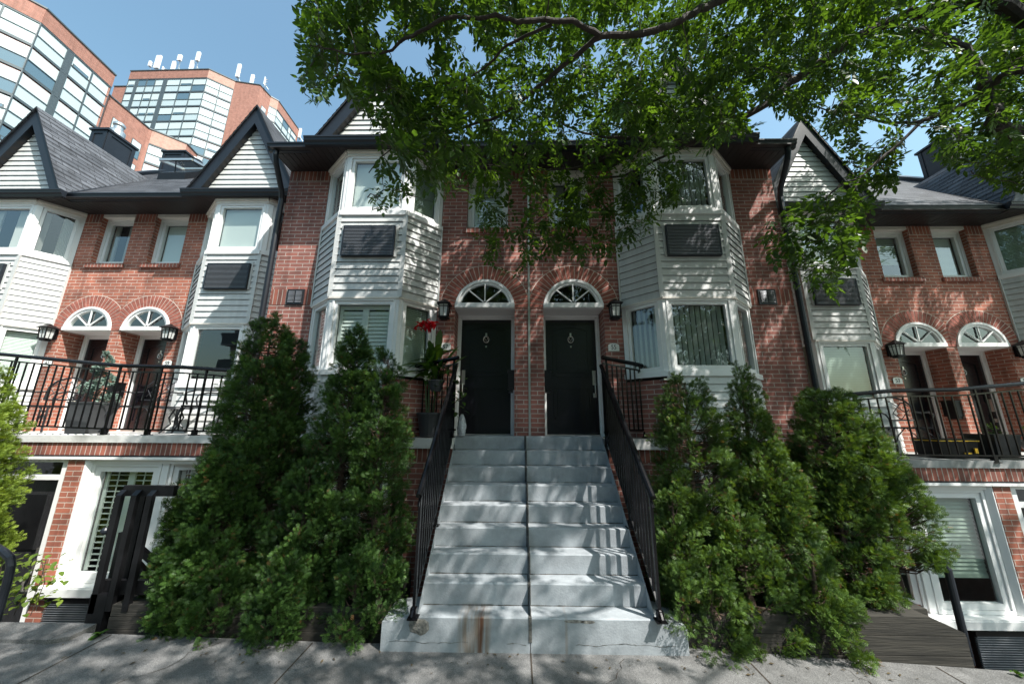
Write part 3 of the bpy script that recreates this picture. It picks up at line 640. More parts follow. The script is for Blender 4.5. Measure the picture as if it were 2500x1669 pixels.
        window(root, X, (3.0, ly+.06), (3.5, ly+.24), .02, .50, -1.95, zq-.11, blind['ground'], fr=.06, casing=.03)
        sl2 = NB(); sl2.box(1.72, 3.55, ly-.07, ly+.14, -2.07, -1.985, 'white'); sl2.box(1.72, 3.55, ly-.08, ly-.05, -2.09, -2.0, 'white'); sl2.build('lower_sill', root)
        g2 = NB(); a0, a1, c0, c1 = 1.9, 2.62, -2.60, -2.16; g2.box(a0, a1, ly-.02, ly+.03, c0, c1, 'black'); z = c0
        g2.box(a0-.01, a1+.01, ly-.06, ly+.05, c1, c1+.05, 'black')
        while z < c1-.01: g2.face([(a0, ly-.055, z), (a1, ly-.055, z), (a1, ly-.022, z+.014), (a0, ly-.022, z+.010)], 'grille'); g2.face([(a0, ly-.055, z), (a1, ly-.055, z), (a1, ly-.055, z+.008), (a0, ly-.055, z+.008)], 'grille'); z += .025
        g2.build('lower_grille', root)
        # ground floor door with transom
        dd = NB(); dd.box(1.54, 1.63, ly+.02, ly+.12, -3.0, zq-.055, 'white'); dd.box(.5, .59, ly+.02, ly+.12, -3.0, zq-.055, 'white'); dd.box(.59, 1.54, ly+.02, ly+.12, -.72, -.66, 'white'); dd.box(.59, 1.54, ly+.03, ly+.12, zq-.10, zq-.056, 'white'); dd.build('lower_door_frame', root)
        tg = NB(); tg.face([(.59, ly+.08, -.66), (1.54, ly+.08, -.66), (1.54, ly+.08, zq-.10), (.59, ly+.08, zq-.10)], 'glass'); tg.build('transom', root)
        ld = NB(); ld.box(.59, 1.54, ly+.09, ly+.13, -2.85, -.72, 'wooddoor'); ld.box(.74, 1.40, ly+.075, ly+.09, -1.6, -.92, 'black')
        for xx in (.74, 1.40): ld.bar((xx, ly+.08, -.92), (xx, ly+.08, -1.6), .03, 'wooddoor')
        ld2 = ld.build('lower_door', root)
        lh = NB(); hx = 1.47; lh.box(hx-.032, hx+.032, ly+.07, ly+.09, -1.90, -1.58, 'silver'); lh.box(hx-.032, hx+.032, ly+.07, ly+.09, -2.12, -2.04, 'silver'); lh.tube([(hx, ly+.07, -1.86), (hx, ly+.01, -1.89), (hx, ly+.0, -1.98), (hx, ly+.01, -2.06), (hx, ly+.07, -2.09)], .012, 'silver'); lh.tube([(hx, ly+.06, -1.67), (hx, ly+.09, -1.67)], .02, 'ink'); lh.build('handle', ld2)
        ib = NB(); ib.face([(0, ly+.6, -4), (HW, ly+.6, -4), (HW, ly+.6, zq), (0, ly+.6, zq)], 'interior'); ib.build('lower_inner_wall', root)
    return root

def lamp_builder(root, X, lx, lz):
    """four sided porch lantern on a back plate"""
    a = MB(); a.X = X; y = -.135
    a.box(lx-.045, lx+.045, -.025, 0, lz-.10, lz+.10, 'black')
    a.bar((lx, -.01, lz+.12), (lx, y, lz+.125), .02, 'black')
    def ringz(w_, z): return [(lx-w_, y-w_, z), (lx+w_, y-w_, z), (lx+w_, y+w_, z), (lx-w_, y+w_, z)]
    lev = [ringz(.012, lz+.185), ringz(.03, lz+.165), ringz(.105, lz+.105), ringz(.105, lz+.095), ringz(.075, lz+.09)]
    for p, q in zip(lev[:-1], lev[1:]):
        for i in range(4): a.face([p[i], p[(i+1) % 4], q[(i+1) % 4], q[i]], 'black')
    tp, bt = .074, .058
    for sx in (-1, 0, 1):
        for sy in (-1, 0, 1):
            if sx == 0 and sy == 0: continue
            w_ = .014 if sx and sy else .007
            a.bar((lx+sx*tp, y+sy*tp, lz+.095), (lx+sx*bt, y+sy*bt, lz-.115), w_, 'black')
    for z, w_, t in ((lz+.055, .071, .008), (lz-.115, .066, .022)):
        c = ringz(w_, z)
        for i in range(4): a.bar(c[i], c[(i+1) % 4], t, 'black')
    a.box(lx-.05, lx+.05, y-.05, y+.05, lz-.15, lz-.118, 'black')
    o = a.build('wall_lamp', root)
    g = MB(); g.X = X; P, Q = [(lx+i*.064, y+j*.064, lz+.09) for i, j in ((-1, -1), (1, -1), (1, 1), (-1, 1))], [(lx+i*.050, y+j*.050, lz-.112) for i, j in ((-1, -1), (1, -1), (1, 1), (-1, 1))]
    for i in range(4): g.face([P[i], P[(i+1) % 4], Q[(i+1) % 4], Q[i]], 'lampglass')
    g.build('lamp_glass', o)

SB = dict(top='curtain', low=('curtain', 'venetian', 'venetian'), up=('roller', 'curtain', 'roller'), ground='openshutter')
HG = 'brick townhouses in the row'
house(-7.83, 6.50, -.08, -1, 'side', '61', 'leftmost brick townhouse of the row, cut by the frame, with a slate grey gable', HG, dict(top='curtain', low=('venetian',)*3, up=('curtain', 'curtain', 'curtain'), ground='openshutter'), -2.85, dict(bay=(1.28, 1.67, 2.71, 3.20)))
house(-7.83, 6.50, -.08, 1, 'side', '59', 'brick townhouse numbered 59 with plantation shutters on its ground floor', HG, dict(top='roller', low=(None, None, None), up=('roller', 'roller', None), ground='openshutter'), -2.85)
house(.19, 5.34, 0, -1, 'mid', '57', 'brick townhouse left of the central stairs with white shutters in its lower bay', HG, dict(top='shutter', low=('green', 'shutter', 'shutter'), up=('green', 'roller', 'shutter'), ground=None), -1.92)
house(.19, 5.34, 0, 1, 'mid', '55', 'brick townhouse numbered 55 right of the central stairs with vertical blinds', HG, dict(top='curtain', low=('vertical', 'vertical', 'vertical'), up=('curtain', 'vertical', 'venetian'), ground=None), -1.92)
house(8.245, 6.60, -.35, -1, 'side', '53', 'brick townhouse numbered 53 at the right with pale green blinds in its lower bay', HG, dict(top='half', low=('green', 'green', 'green'), up=('roller', 'roller', 'roller'), ground='half'), -2.95)
house(8.245, 6.60, -.35, 1, 'side', '51', 'rightmost brick townhouse of the row, cut by the frame, with a dark slate gable side', HG, dict(top='venetian', low=('green', 'green', 'green'), up=('green', 'green', 'green'), ground='half'), -2.95, dict(bay=(1.28, 1.67, 2.71, 3.20)))
HOUSES = [o for o in COL.objects if o.name.startswith('townhouse')]
# expansion joint between 57 and 55, party walls, chimneys and skylight belong to their houses
jt = MB(); jt.box(.175, .205, 5.325, 5.36, -.21, 4.3, 'galv'); jt.build('expansion_joint', HOUSES[3])
def party(xw, par, dz, Yw):
    b = MB(); z0 = 4.47+dz; k = .93
    for (a, c) in ((Yw-.1, Yw+3.05), ):
        p = [(xw-.16, a), (xw+.16, a), (xw+.16, c), (xw-.16, c)]; zt = [z0+k*(q[1]-Yw+.5)+.10 for q in p]
        b.hexa(p, 3.5, 0, 'dark', top=zt)
        p2 = [(xw-.22, a-.05), (xw+.22, a-.05), (xw+.22, c+.1), (xw-.22, c+.1)]
        b.face([(q[0], q[1], z0+k*(q[1]-Yw+.5)+.14) for q in p2], 'dark'); b.face([(q[0], q[1], z0+k*(q[1]-Yw+.5)+.101) for q in p2], 'dark')
        for i in (1, 3): u, v = p2[i], p2[(i+1) % 4]; b.face([(u[0], u[1], z0+k*(u[1]-Yw+.5)+.101), (v[0], v[1], z0+k*(v[1]-Yw+.5)+.101), (v[0], v[1], z0+k*(v[1]-Yw+.5)+.14), (u[0], u[1], z0+k*(u[1]-Yw+.5)+.14)], 'dark')
    b.build('party_wall', par)
party(-11.62, HOUSES[0], -.08, 6.5); party(12.05, HOUSES[5], -.35, 6.6)
def chimney(x0, x1, y0, y1, z0, z1, par, pipe=True, wide=False):
    b = MB(); b.box(x0, x1, y0, y1, z0, z1-.06, 'dark'); b.box(x0-.05, x1+.05, y0-.05, y1+.05, z1-.06, z1, 'dark')
    e = .09
    for (a, c) in ((x0+e, x1-e),):                              # raised battens round the panels
        for q in (x0, x1-e): b.box(q, q+e, y0-.02, y0, z0, z1-.06, 'dark')
        b.box(a, c, y0-.02, y0, z1-.06-e, z1-.06, 'dark')
    for q in (y0, y1-e): b.box(x1, x1+.02, q, q+e, z0, z1-.06, 'dark'); b.box(x0-.02, x0, q, q+e, z0, z1-.06, 'dark')
    b.box(x1, x1+.02, y0+e, y1-e, z1-.06-e, z1-.06, 'dark')
    o = b.build('chimney', par)
    if pipe:
        p = MB(); c = ((x0+x1)/2, (y0+y1)/2, z1)
        if wide: p.lathe([(.10, 0), (.10, .10), (.16, .16), (.24, .20), (.24, .23), (.14, .26), (.10, .30), (0, .30)], c, 'galv', 20)
        else: p.lathe([(.17, 0), (.17, .22), (.14, .26), (.10, .28), (.10, .38), (.13, .42), (.13, .48), (.08, .53), (0, .54)], c, 'galv', 20)
        p.build('flue', o, True)
chimney(-11.66, -11.22, 7.9, 8.6, 5.6, 7.80, HOUSES[0])
chimney(-12.05, -11.3, 10.0, 11.4, 5.5, 8.95, HOUSES[0], wide=True)
chimney(12.1, 12.65, 8.4, 9.2, 6.2, 8.0, HOUSES[5], False)
# open roof skylight on 59
b = MB(); k = .93; y0, y1 = 8.1, 8.7; zz = lambda y: 4.47-.08+k*(y-6.5+.5)
for (x0, x1) in ((-9.75, -9.0),):
    p = [(x0, y0), (x1, y0), (x1, y1), (x0, y1)]; b.hexa(p, 5.0, 0, 'black', top=[zz(q[1])+.22 for q in p])
    sk = b.build('skylight', HOUSES[0])
    c = MB(); A = Vector((x0, y1, zz(y1)+.26)); Bq = Vector((x1, y1, zz(y1)+.26)); Cq = Vector((x1+.1, y0+.0, zz(y0)+.62)); D = Vector((x0-.05, y0, zz(y0)+.62))
    c.face([A, Bq, Cq, D], 'glass')
    for p_, q_ in ((A, Bq), (Bq, Cq), (Cq, D), (D, A)): c.bar(p_, q_, .06, 'galv')
    c.bar((x0+.35, y0+.1, zz(y0)+.2), (x0+.35, y0+.05, zz(y0)+.6), .02, 'black'); c.build('skylight_lid', sk)
#PART3
# ------------------------------------------------------------------ ground
def sheet(name, pts, m, kind='structure', thick=None):
    b = MB(); b.face(pts, m); o = b.build(name); o['kind'] = kind; return o
b = MB(); xs = [-60, -14, -8, -4.4, -1.5, 1.5, 4, 8, 14, 60]
for a, c in zip(xs[:-1], xs[1:]):
    b.face([(a, -1.2, zg(a)), (c, -1.2, zg(c)), (c, 3.62, zg(c)), (a, 3.62, zg(a))], 'walk'); b.face([(a, 3.62, zg(a)), (c, 3.62, zg(c)), (c, 3.62, -3.6), (a, 3.62, -3.6)], 'walk')
    b.face([(a, -1.2, zg(a)), (c, -1.2, zg(c)), (c, -1.2, zg(c)-.16), (a, -1.2, zg(a)-.16)], 'walk')
structure(b.build('sidewalk'))
b = MB()
for xj in (-6.6, -5.1, -3.64, -1.81, .122, 1.95, 3.6, 5.4): b.face([(xj-.006, -1.2, zg(xj)+.003), (xj+.006, -1.2, zg(xj)+.003), (xj+.006, 3.60, zg(xj)+.003), (xj-.006, 3.60, zg(xj)+.003)], 'soil')
b.face([(-9, 2.0, zg(-9)+.003), (-1.5, 2.0, -1.917), (-1.5, 2.012, -1.917), (-9, 2.012, zg(-9)+.003)], 'soil'); b.face([(-1.5, 2.0, -1.917), (1.5, 2.0, -1.917), (1.5, 2.012, -1.917), (-1.5, 2.012, -1.917)], 'soil')
structure(b.build('sidewalk_joints'))
b = MB(); b.hexa([(-1.83, 2.2), (-1.2, 2.2), (-1.2, 3.6), (-1.83, 3.6)], -1.95, -1.9, 'walk'); structure(b.build('sidewalk_raised_slab')) if False else None
M['asphalt'] = mat('asphalt', (.05, .05, .052), .9, var=.25, vscale=4, bump=.5, bscale=60)
sheet('road', [(-400, -400, -3.0), (400, -400, -3.0), (400, 400, -3.0), (-400, 400, -3.0)], 'asphalt')
b = MB()
for a, c in zip(xs[:-1], xs[1:]): b.face([(a, -12, zg(a)-.15), (c, -12, zg(c)-.15), (c, -1.2, zg(c)-.15), (a, -1.2, zg(a)-.15)], 'asphalt')
structure(b.build('street'))
b = MB(); b.box(-9, -4.02, 3.44, 3.70, -2.2, -1.835, 'walk'); b.hexa([(-4.02, 3.44), (-3.9, 3.50), (-3.9, 3.70), (-4.02, 3.70)], -2.2, -1.838, 'walk'); structure(b.build('kerb'))
sheet('areaway_floor', [(-14, 3.62, -2.92), (14, 3.62, -2.92), (14, 6.5, -2.92), (-14, 6.5, -2.92)], 'walk')

rc = random.Random(8)
for (xa, ya, ang, n) in ((-2.6, 3.55, -1.9, 16), (2.7, 3.5, -1.3, 18), (.9, 3.45, -2.2, 9)):
    b = MB(); x, y_ = xa, ya
    for i in range(n):
        a = ang+rc.uniform(-.7, .7); x2, y2 = x+.07*math.cos(a), y_+.07*math.sin(a); w_ = rc.uniform(.0015, .0035); z_ = max(zg(x), zg(x2))+.0035
        b.face([(x-w_, y_, z_), (x+w_, y_, z_), (x2+w_, y2, z_), (x2-w_, y2, z_)], 'soil'); x, y_ = x2, y2
    structure(b.build('sidewalk_crack'))
# small litter on the pavement
def litter(n=120):
    V = []; F = []; T = []
    r = random.Random(5)
    for i in range(n):
        x = r.uniform(-4.5, 3.5); y = r.choice([r.uniform(2.6, 3.5), r.uniform(3.3, 3.5)]); a = r.uniform(0, 6.3); L = r.uniform(.008, .024); w_ = L*.4; z = zg(x)+.006
        c, s_ = math.cos(a), math.sin(a); k = len(V)
        V += [(x-L*c, y-L*s_, z), (x-w_*s_, y+w_*c, z+.006), (x+L*c, y+L*s_, z+.003), (x+w_*s_, y-w_*c, z+.004)]; F.append((k, k+1, k+2, k+3)); T.append(r.random())
    o = soup('fallen_leaves', V, F, T, 'litter'); o['kind'] = 'stuff'; tag(o, 'dry fallen leaves scattered on the grey pavement', 'leaves')
M['litter'] = leaf_mat('dry leaves', (.03, .022, .012), (.09, .065, .03), 0, .8)
litter()

# ------------------------------------------------------------------ central stairs
Y0, Z0, D, RI = 5.148, -.191, .205, .183
st = thing('concrete_staircase', 'grey painted concrete stairs rising to the two central black doors', 'stairs', (.17, 4.3, -1.92))
def rough_box(b, x0, x1, y0, y1, z0, z1, m, n=26, amp=.0012, rnd=random.Random(3)):
    """a step with a slightly wavering, chamfered nosing"""
    e = [(x0+(x1-x0)*i/n, rnd.uniform(-amp, amp), rnd.uniform(-amp, amp)) for i in range(n+1)]; c = .010
    for i in range(n):
        (xa, ya, za), (xb, yb, zb_) = e[i], e[i+1]
        b.face([(xa, y0, z0), (xb, y0, z0), (xb, y0+yb*.5, z1-c+zb_*.5), (xa, y0+ya*.5, z1-c+za*.5)], m)
        b.face([(xa, y0+ya*.5, z1-c+za*.5), (xb, y0+yb*.5, z1-c+zb_*.5), (xb, y0+c+yb, z1+zb_*.3), (xa, y0+c+ya, z1+za*.3)], m)
        b.face([(xa, y0+c+ya, z1+za*.3), (xb, y0+c+yb, z1+zb_*.3), (xb, y1, z1), (xa, y1, z1)], m)
    for x in (x0, x1): b.face([(x, y0, z0), (x, y1, z0), (x, y1, z1), (x, y0, z1-c)], m)
for nm, xa, xb in (('left_flight', -.872, .118), ('right_flight', .124, 1.205)):
    b = MB()
    for i in range(9):
        y, z = Y0-i*D, Z0-i*RI; rough_box(b, xa, xb, y, (y+D+.02) if i else 5.90, z-RI-.02 if i < 8 else -2.0, z, 'stair')
    b.face([(xa, Y0-8*D, -3), (xa, 5.9, -3), (xa, 5.9, Z0), (xa, Y0, Z0), (xa, Y0-8*D, Z0-8*RI)], 'stair'); b.face([(xb, Y0-8*D, -3), (xb, 5.9, -3), (xb, 5.9, Z0), (xb, Y0, Z0), (xb, Y0-8*D, Z0-8*RI)], 'stair')
    b.build('steps', st)
b = MB()
for i in range(9):
    y, z = Y0-i*D, Z0-i*RI; wv = .012; x = .118+.004*math.sin(i*2.3)
    b.box(x-wv, x+wv+.004, y-.004, y+.02, z-RI if i < 8 else -1.84, z+.0035, 'joint'); b.box(x-wv, x+wv+.002, y+.02, y+D if i else 5.34, z-.01, z+.004, 'joint')
M['joint'] = mat('joint filler', (.10, .095, .085), .9, var=.5, vscale=20, bump=.8, bscale=60)
b.build('joint_filler', st)
b = MB(); y = 3.508
b.hexa([(-1.175, y+.001), (-.873, y+.001), (-.873, y+.4), (-1.175, y+.4)], -2.0, 0, 'stair', top=[-1.70, -1.665, -1.665, -1.70]); b.build('plinth', st); b = MB(); b.hexa([(1.206, y+.001), (1.47, y+.001), (1.47, y+.4), (1.206, y+.4)], -2.0, 0, 'stair', top=[-1.665, -1.72, -1.72, -1.665])
b.build('plinth', st)
b = MB(); rr = random.Random(9); pts = [(-.93, -1.672), (-.80, -1.676), (-.765, -1.70), (-.76, -1.755), (-.79, -1.785), (-.83, -1.80), (-.87, -1.785), (-.925, -1.77), (-.94, -1.72)]
c = (-.85, -1.73)
for i in range(len(pts)):
    p, q = pts[i], pts[(i+1) % len(pts)]; b.face([(p[0], y-.001, p[1]), (q[0], y-.001, q[1]), ((q[0]+c[0])/2, y-.008, (q[1]+c[1])/2), ((p[0]+c[0])/2, y-.006, (p[1]+c[1])/2)], 'rust'); b.face([((p[0]+c[0])/2, y-.006, (p[1]+c[1])/2), ((q[0]+c[0])/2, y-.008, (q[1]+c[1])/2), (c[0], y-.004, c[1])], 'rust')
pa = b.build('spalled_patch', st); pa['label'] = 'rough chipped patch of bare aggregate'
for i in range(1, 9):
    for xa, xb in ((-.868, .104), (.136, 1.20)):
        g = MB(); yy = Y0-(i-1)*D; zz = Z0-i*RI; xx = xa; hh = .006
        while xx < xb:
            x2 = min(xb, xx+rr.uniform(.05, .12)); h2 = rr.uniform(.002, .010); g.face([(xx, yy-.0018, zz-.001), (x2, yy-.0018, zz-.001), (x2, yy-.0018, zz+h2), (xx, yy-.0018, zz+hh)], 'joint'); g.face([(xx, yy-.002-hh*.7, zz+.0012), (x2, yy-.002-h2*.7, zz+.0012), (x2, yy-.001, zz+.0014), (xx, yy-.001, zz+.0014)], 'joint'); xx, hh = x2, h2
        g.build('dirt_line', st)
b = MB(); zc = -1.845; x = -1.1                                 # hairline crack along the plinth
while x < 1.35:
    x2 = x+rr.uniform(.012, .05); z2 = zc+rr.uniform(-.006, .006)+(-1.85-zc)*.25
    if not (-.45 < x < -.1 or .05 < x < .5): b.bar((x, y-.0005, zc), (x2, y-.0005, z2), rr.uniform(.0012, .0034), 'joint')
    x, zc = x2, z2
b.build('crack', st)
b = MB()
for (x0, z0, L_, dx, dz) in ((.5, -1.672, .10, 1, .0), (.62, -1.675, .07, 1, 0)):
    pts = [(x0+L_*math.cos(t)*.9, y-.0015, z0-.006+.013*math.sin(t)) for t in [2*PI*k/9 for k in range(9)]]; b.face(pts, 'rust')
b.build('chipped_edge', st)

def rail_line(name, pts, label, cat='railing', hbot=None, sp=.10, bal=.017, post_at=(), group=None, r=.029, gap=.085, zfoot=None, flat=True):
    """top tube, flat bar under it, bottom bar and balusters, along a polyline of (x,y,ztop,zbottom)"""
    root = thing(name, label, cat, (pts[0][0], pts[0][1], pts[0][3]), group)
    t = MB(); t.tube([(p[0], p[1], p[2]) for p in pts], r, 'iron', 10); t.build('handrail', root, True)
    t = MB()
    for p, q in zip(pts[:-1], pts[1:]):
        t.bar((p[0], p[1], p[2]-gap), (q[0], q[1], q[2]-gap), .016, 'iron', .022); t.bar((p[0], p[1], p[3]), (q[0], q[1], q[3]), .016, 'iron', .022)
    t.build('rail_bar', root)
    t = MB(); L = 0
    for p, q in zip(pts[:-1], pts[1:]):
        P, Q = Vector(p[:3]), Vector(q[:3]); d = math.hypot(q[0]-p[0], q[1]-p[1]); n = max(1, int(round(d/sp)))
        for i in range(1, n):
            f = i/n; x, y_, zt, zb_ = (p[k]+(q[k]-p[k])*f for k in range(4)); 
            bb = MB(); bb.bar((x, y_, zb_), (x, y_, zt-gap), bal, 'iron'); bb.build('baluster', root)
    for f, zf in post_at:
        acc = 0; tot = sum(math.hypot(q[0]-p[0], q[1]-p[1]) for p, q in zip(pts[:-1], pts[1:])); tgt = f*tot
        for p, q in zip(pts[:-1], pts[1:]):
            d = math.hypot(q[0]-p[0], q[1]-p[1])
            if acc+d >= tgt-1e-6:
                g = (tgt-acc)/d; x, y_, zt, zb_ = (p[k]+(q[k]-p[k])*g for k in range(4)); break
            acc += d
        pp = MB(); pp.box(x-.012, x+.012, y_-.012, y_+.012, zf, zt-.01, 'iron'); pp.box(x-.045, x+.045, y_-.045, y_+.045, zf, zf+.012, 'iron'); pp.box(x-.026, x+.026, y_-.026, y_+.026, zf+.012, zf+.08, 'iron'); pp.build('post', root)
    return root
def nose(y): return Z0-(Y0-y)*RI/D
sr = [(-.895, 5.10, .81, nose(5.10)+.11), (-.895, 3.42, -.66, nose(3.42)+.11)]
rail_line('stair_railing', sr, 'black iron railing with shiny tube handrail along the left edge of the stairs', sp=.082, bal=.02, post_at=((.03, nose(5.05)-.1), (.55, -1.11), (.965, -1.655)), group='iron railings of the central stairs')
sr = [(1.235, 5.10, .82, nose(5.10)+.11), (1.235, 3.42, -.66, nose(3.42)+.11)]
rail_line('stair_railing', sr, 'black iron railing with shiny tube handrail along the right edge of the stairs', sp=.082, bal=.02, post_at=((.03, nose(5.05)-.1), (.55, -1.11), (.965, -1.655)), group='iron railings of the central stairs')
rail_line('landing_railing', [(-.83, 4.87, .89, -.10), (-1.53, 5.22, .825, -.10)], 'short black landing railing behind the red flowers, left of the stairs', sp=.085, post_at=((.09, -.2), (.93, -.2)), group='landing railings')
rail_line('landing_railing', [(1.20, 4.87, .90, -.10), (1.88, 5.22, .84, -.10)], 'short black landing railing under the number 55, right of the stairs', sp=.085, post_at=((.09, -.2), (.93, -.2)), group='landing railings')
def bal_slab_z(x): return -.20
rail_line('balcony_railing', [(-9.4, 5.05, 1.09, .0), (-7.65, 5.05, .95, -.06), (-5.90, 5.05, .79, -.115), (-4.93, 5.05, .77, -.13), (-4.2, 5.05, .72, -.15)], 'long black balcony railing in front of the houses 59 and 61 at the left', sp=.118, bal=.015,
          post_at=((.37, -.2), (.68, -.2), (.80, -.2), (.93, -.2)), group='balcony railings')
rail_line('balcony_railing', [(4.25, 5.10, .37, -.40), (5.37, 5.10, .47, -.405), (6.29, 5.10, .49, -.41), (7.24, 5.10, .58, -.41), (9.4, 5.10, .74, -.41)], 'long black balcony railing in front of the house 53 at the right', sp=.118, bal=.015,
          post_at=((.0, -.5), (.44, -.5), (.62, -.5)), group='balcony railings')

# ------------------------------------------------------------------ planters, gate, poles
def planter(x0, x1, y0, y1, zt, label, chamfer=0.):
    root = thing('timber_planter', label, 'planter', ((x0+x1)/2, y0, zg((x0+x1)/2)), 'timber planters along the pavement')
    n = 3; z0 = min(zg(x0), zg(x1))-.06; h = (zt-z0)/n
    for i in range(n):
        b = MB(); a, c = z0+i*h, z0+(i+1)*h-.006; e = chamfer if i == n-1 else 0
        top = [c, c, c, c]
        b.hexa([(x0, y0+.004*i), (x1-e, y0+.004*i), (x1-e, y0+.15), (x0, y0+.15)], a, c, 'timber')
        if e: b.hexa([(x1-e, y0+.004*i), (x1, y0+.004*i), (x1, y0+.15), (x1-e, y0+.15)], a, 0, 'timber', top=[c, a+.02, a+.02, c])
        b.box(x1-.15-e, x1-e*.5-.002, y0+.15, y1, a, c, 'timber'); b.box(x0, x0+.15, y0+.15, y1, a, c, 'timber'); b.box(x0+.15, x1-.15, y1-.12, y1, a-1.0 if i == 0 else a, c, 'timber'); b.build('timber_course', root)
    s = MB(); N = 22; r = random.Random(2); zz = [[zt-.07+r.uniform(0, .06) for _ in range(7)] for _ in range(N+1)]
    for i in range(N):
        for j in range(6):
            X0_, X1_ = x0+.1+(x1-x0-.25)*i/N, x0+.1+(x1-x0-.25)*(i+1)/N; Ya, Yb = y0+.12+(y1-y0-.2)*j/6, y0+.12+(y1-y0-.2)*(j+1)/6
            s.face([(X0_, Ya, zz[i][j]), (X1_, Ya, zz[i+1][j]), (X1_, Yb, zz[i+1][j+1]), (X0_, Yb, zz[i][j+1])], 'soil')
    s.build('soil', root); return root
planter(-3.80, -1.22, 3.70, 4.55, -1.68, 'weathered timber planter left of the stairs under the dark cedars')
planter(1.50, 3.95, 3.62, 4.60, -1.66, 'weathered timber planter right of the stairs with a cut sloping end', .28)

gt = thing('wooden_gate', 'black painted wooden gate with a round knob at the top of the sunken steps', 'gate', (-3.8, 3.78, -1.87))
for x in (-3.985, -3.90, -3.83, -3.67):
    b = MB(); zt, zb_ = -.73, (-1.74 if x > -3.95 else -1.76)
    if x == -3.90: b.box(x-.03, x+.03, 3.86, 3.92, -1.87, -.74, 'black'); b.build('gate_post', gt); continue
    b.hexa([(x-.028, 3.70), (x+.028, 3.70), (x+.028, 3.74), (x-.028, 3.74)], zb_, 0, 'black', top=[zt, zt, zt+.045, zt+.045]); b.build('picket', gt)
b = MB(); b.box(-4.0, -3.48, 3.745, 3.79, -.745, -.645, 'black'); b.build('gate_rail', gt); b = MB(); b.box(-4.0, -3.48, 3.745, 3.79, -1.62, -1.50, 'black'); b.build('gate_rail', gt)
b = MB(); b.lathe([(.0, .035), (.02, .030), (.033, .012), (.035, 0), (.033, -.012), (.02, -.03), (0, -.035)], (-4.055, 3.72, -1.06), 'dark', 14); b.bar((-4.03, 3.72, -1.06), (-3.99, 3.72, -1.06), .02, 'dark'); b.build('knob', gt, True)
b = MB(); b.box(-4.02, -3.86, 3.70, 3.80, -2.0, -1.60, 'black'); b.build('gate_post', gt)
sh = thing('step_handrail', 'black wooden handrail sloping down behind the gate', 'handrail', (-4.1, 4.2, -1.9))
b = MB(); b.bar((-4.35, 4.2, -1.24), (-3.4, 4.2, -1.86), .05, 'black', .06); b.build('top_rail', sh); b = MB(); b.bar((-4.35, 4.2, -1.38), (-3.4, 4.2, -2.12), .05, 'black', .10); b.build('lower_rail', sh)
b = MB(); b.box(-4.38, -4.31, 4.16, 4.24, -2.9, -1.2, 'black'); b.build('post', sh)
lh_ = MB(); lh_.tube([(-6.0, 3.9, -1.02), (-5.25, 3.75, -1.17), (-4.98, 3.7, -1.25), (-4.90, 3.7, -1.30), (-4.87, 3.7, -1.37), (-4.86, 3.7, -1.50), (-4.86, 3.7, -1.95)], .032, 'dark', 12)
tag(lh_.build('pipe_handrail', None, True), 'dark grey bent pipe handrail at the left edge beside the ivy', 'handrail')
rh = MB(); rh.tube([(4.14, 3.82, -2.12), (4.14, 3.82, -1.35), (4.15, 3.84, -1.28), (4.2, 3.95, -1.26), (4.5, 4.8, -1.7)], .030, 'dark', 12)
tag(rh.build('pipe_handrail', None, True), 'dark grey pipe handrail standing at the end of the right timber planter', 'handrail')

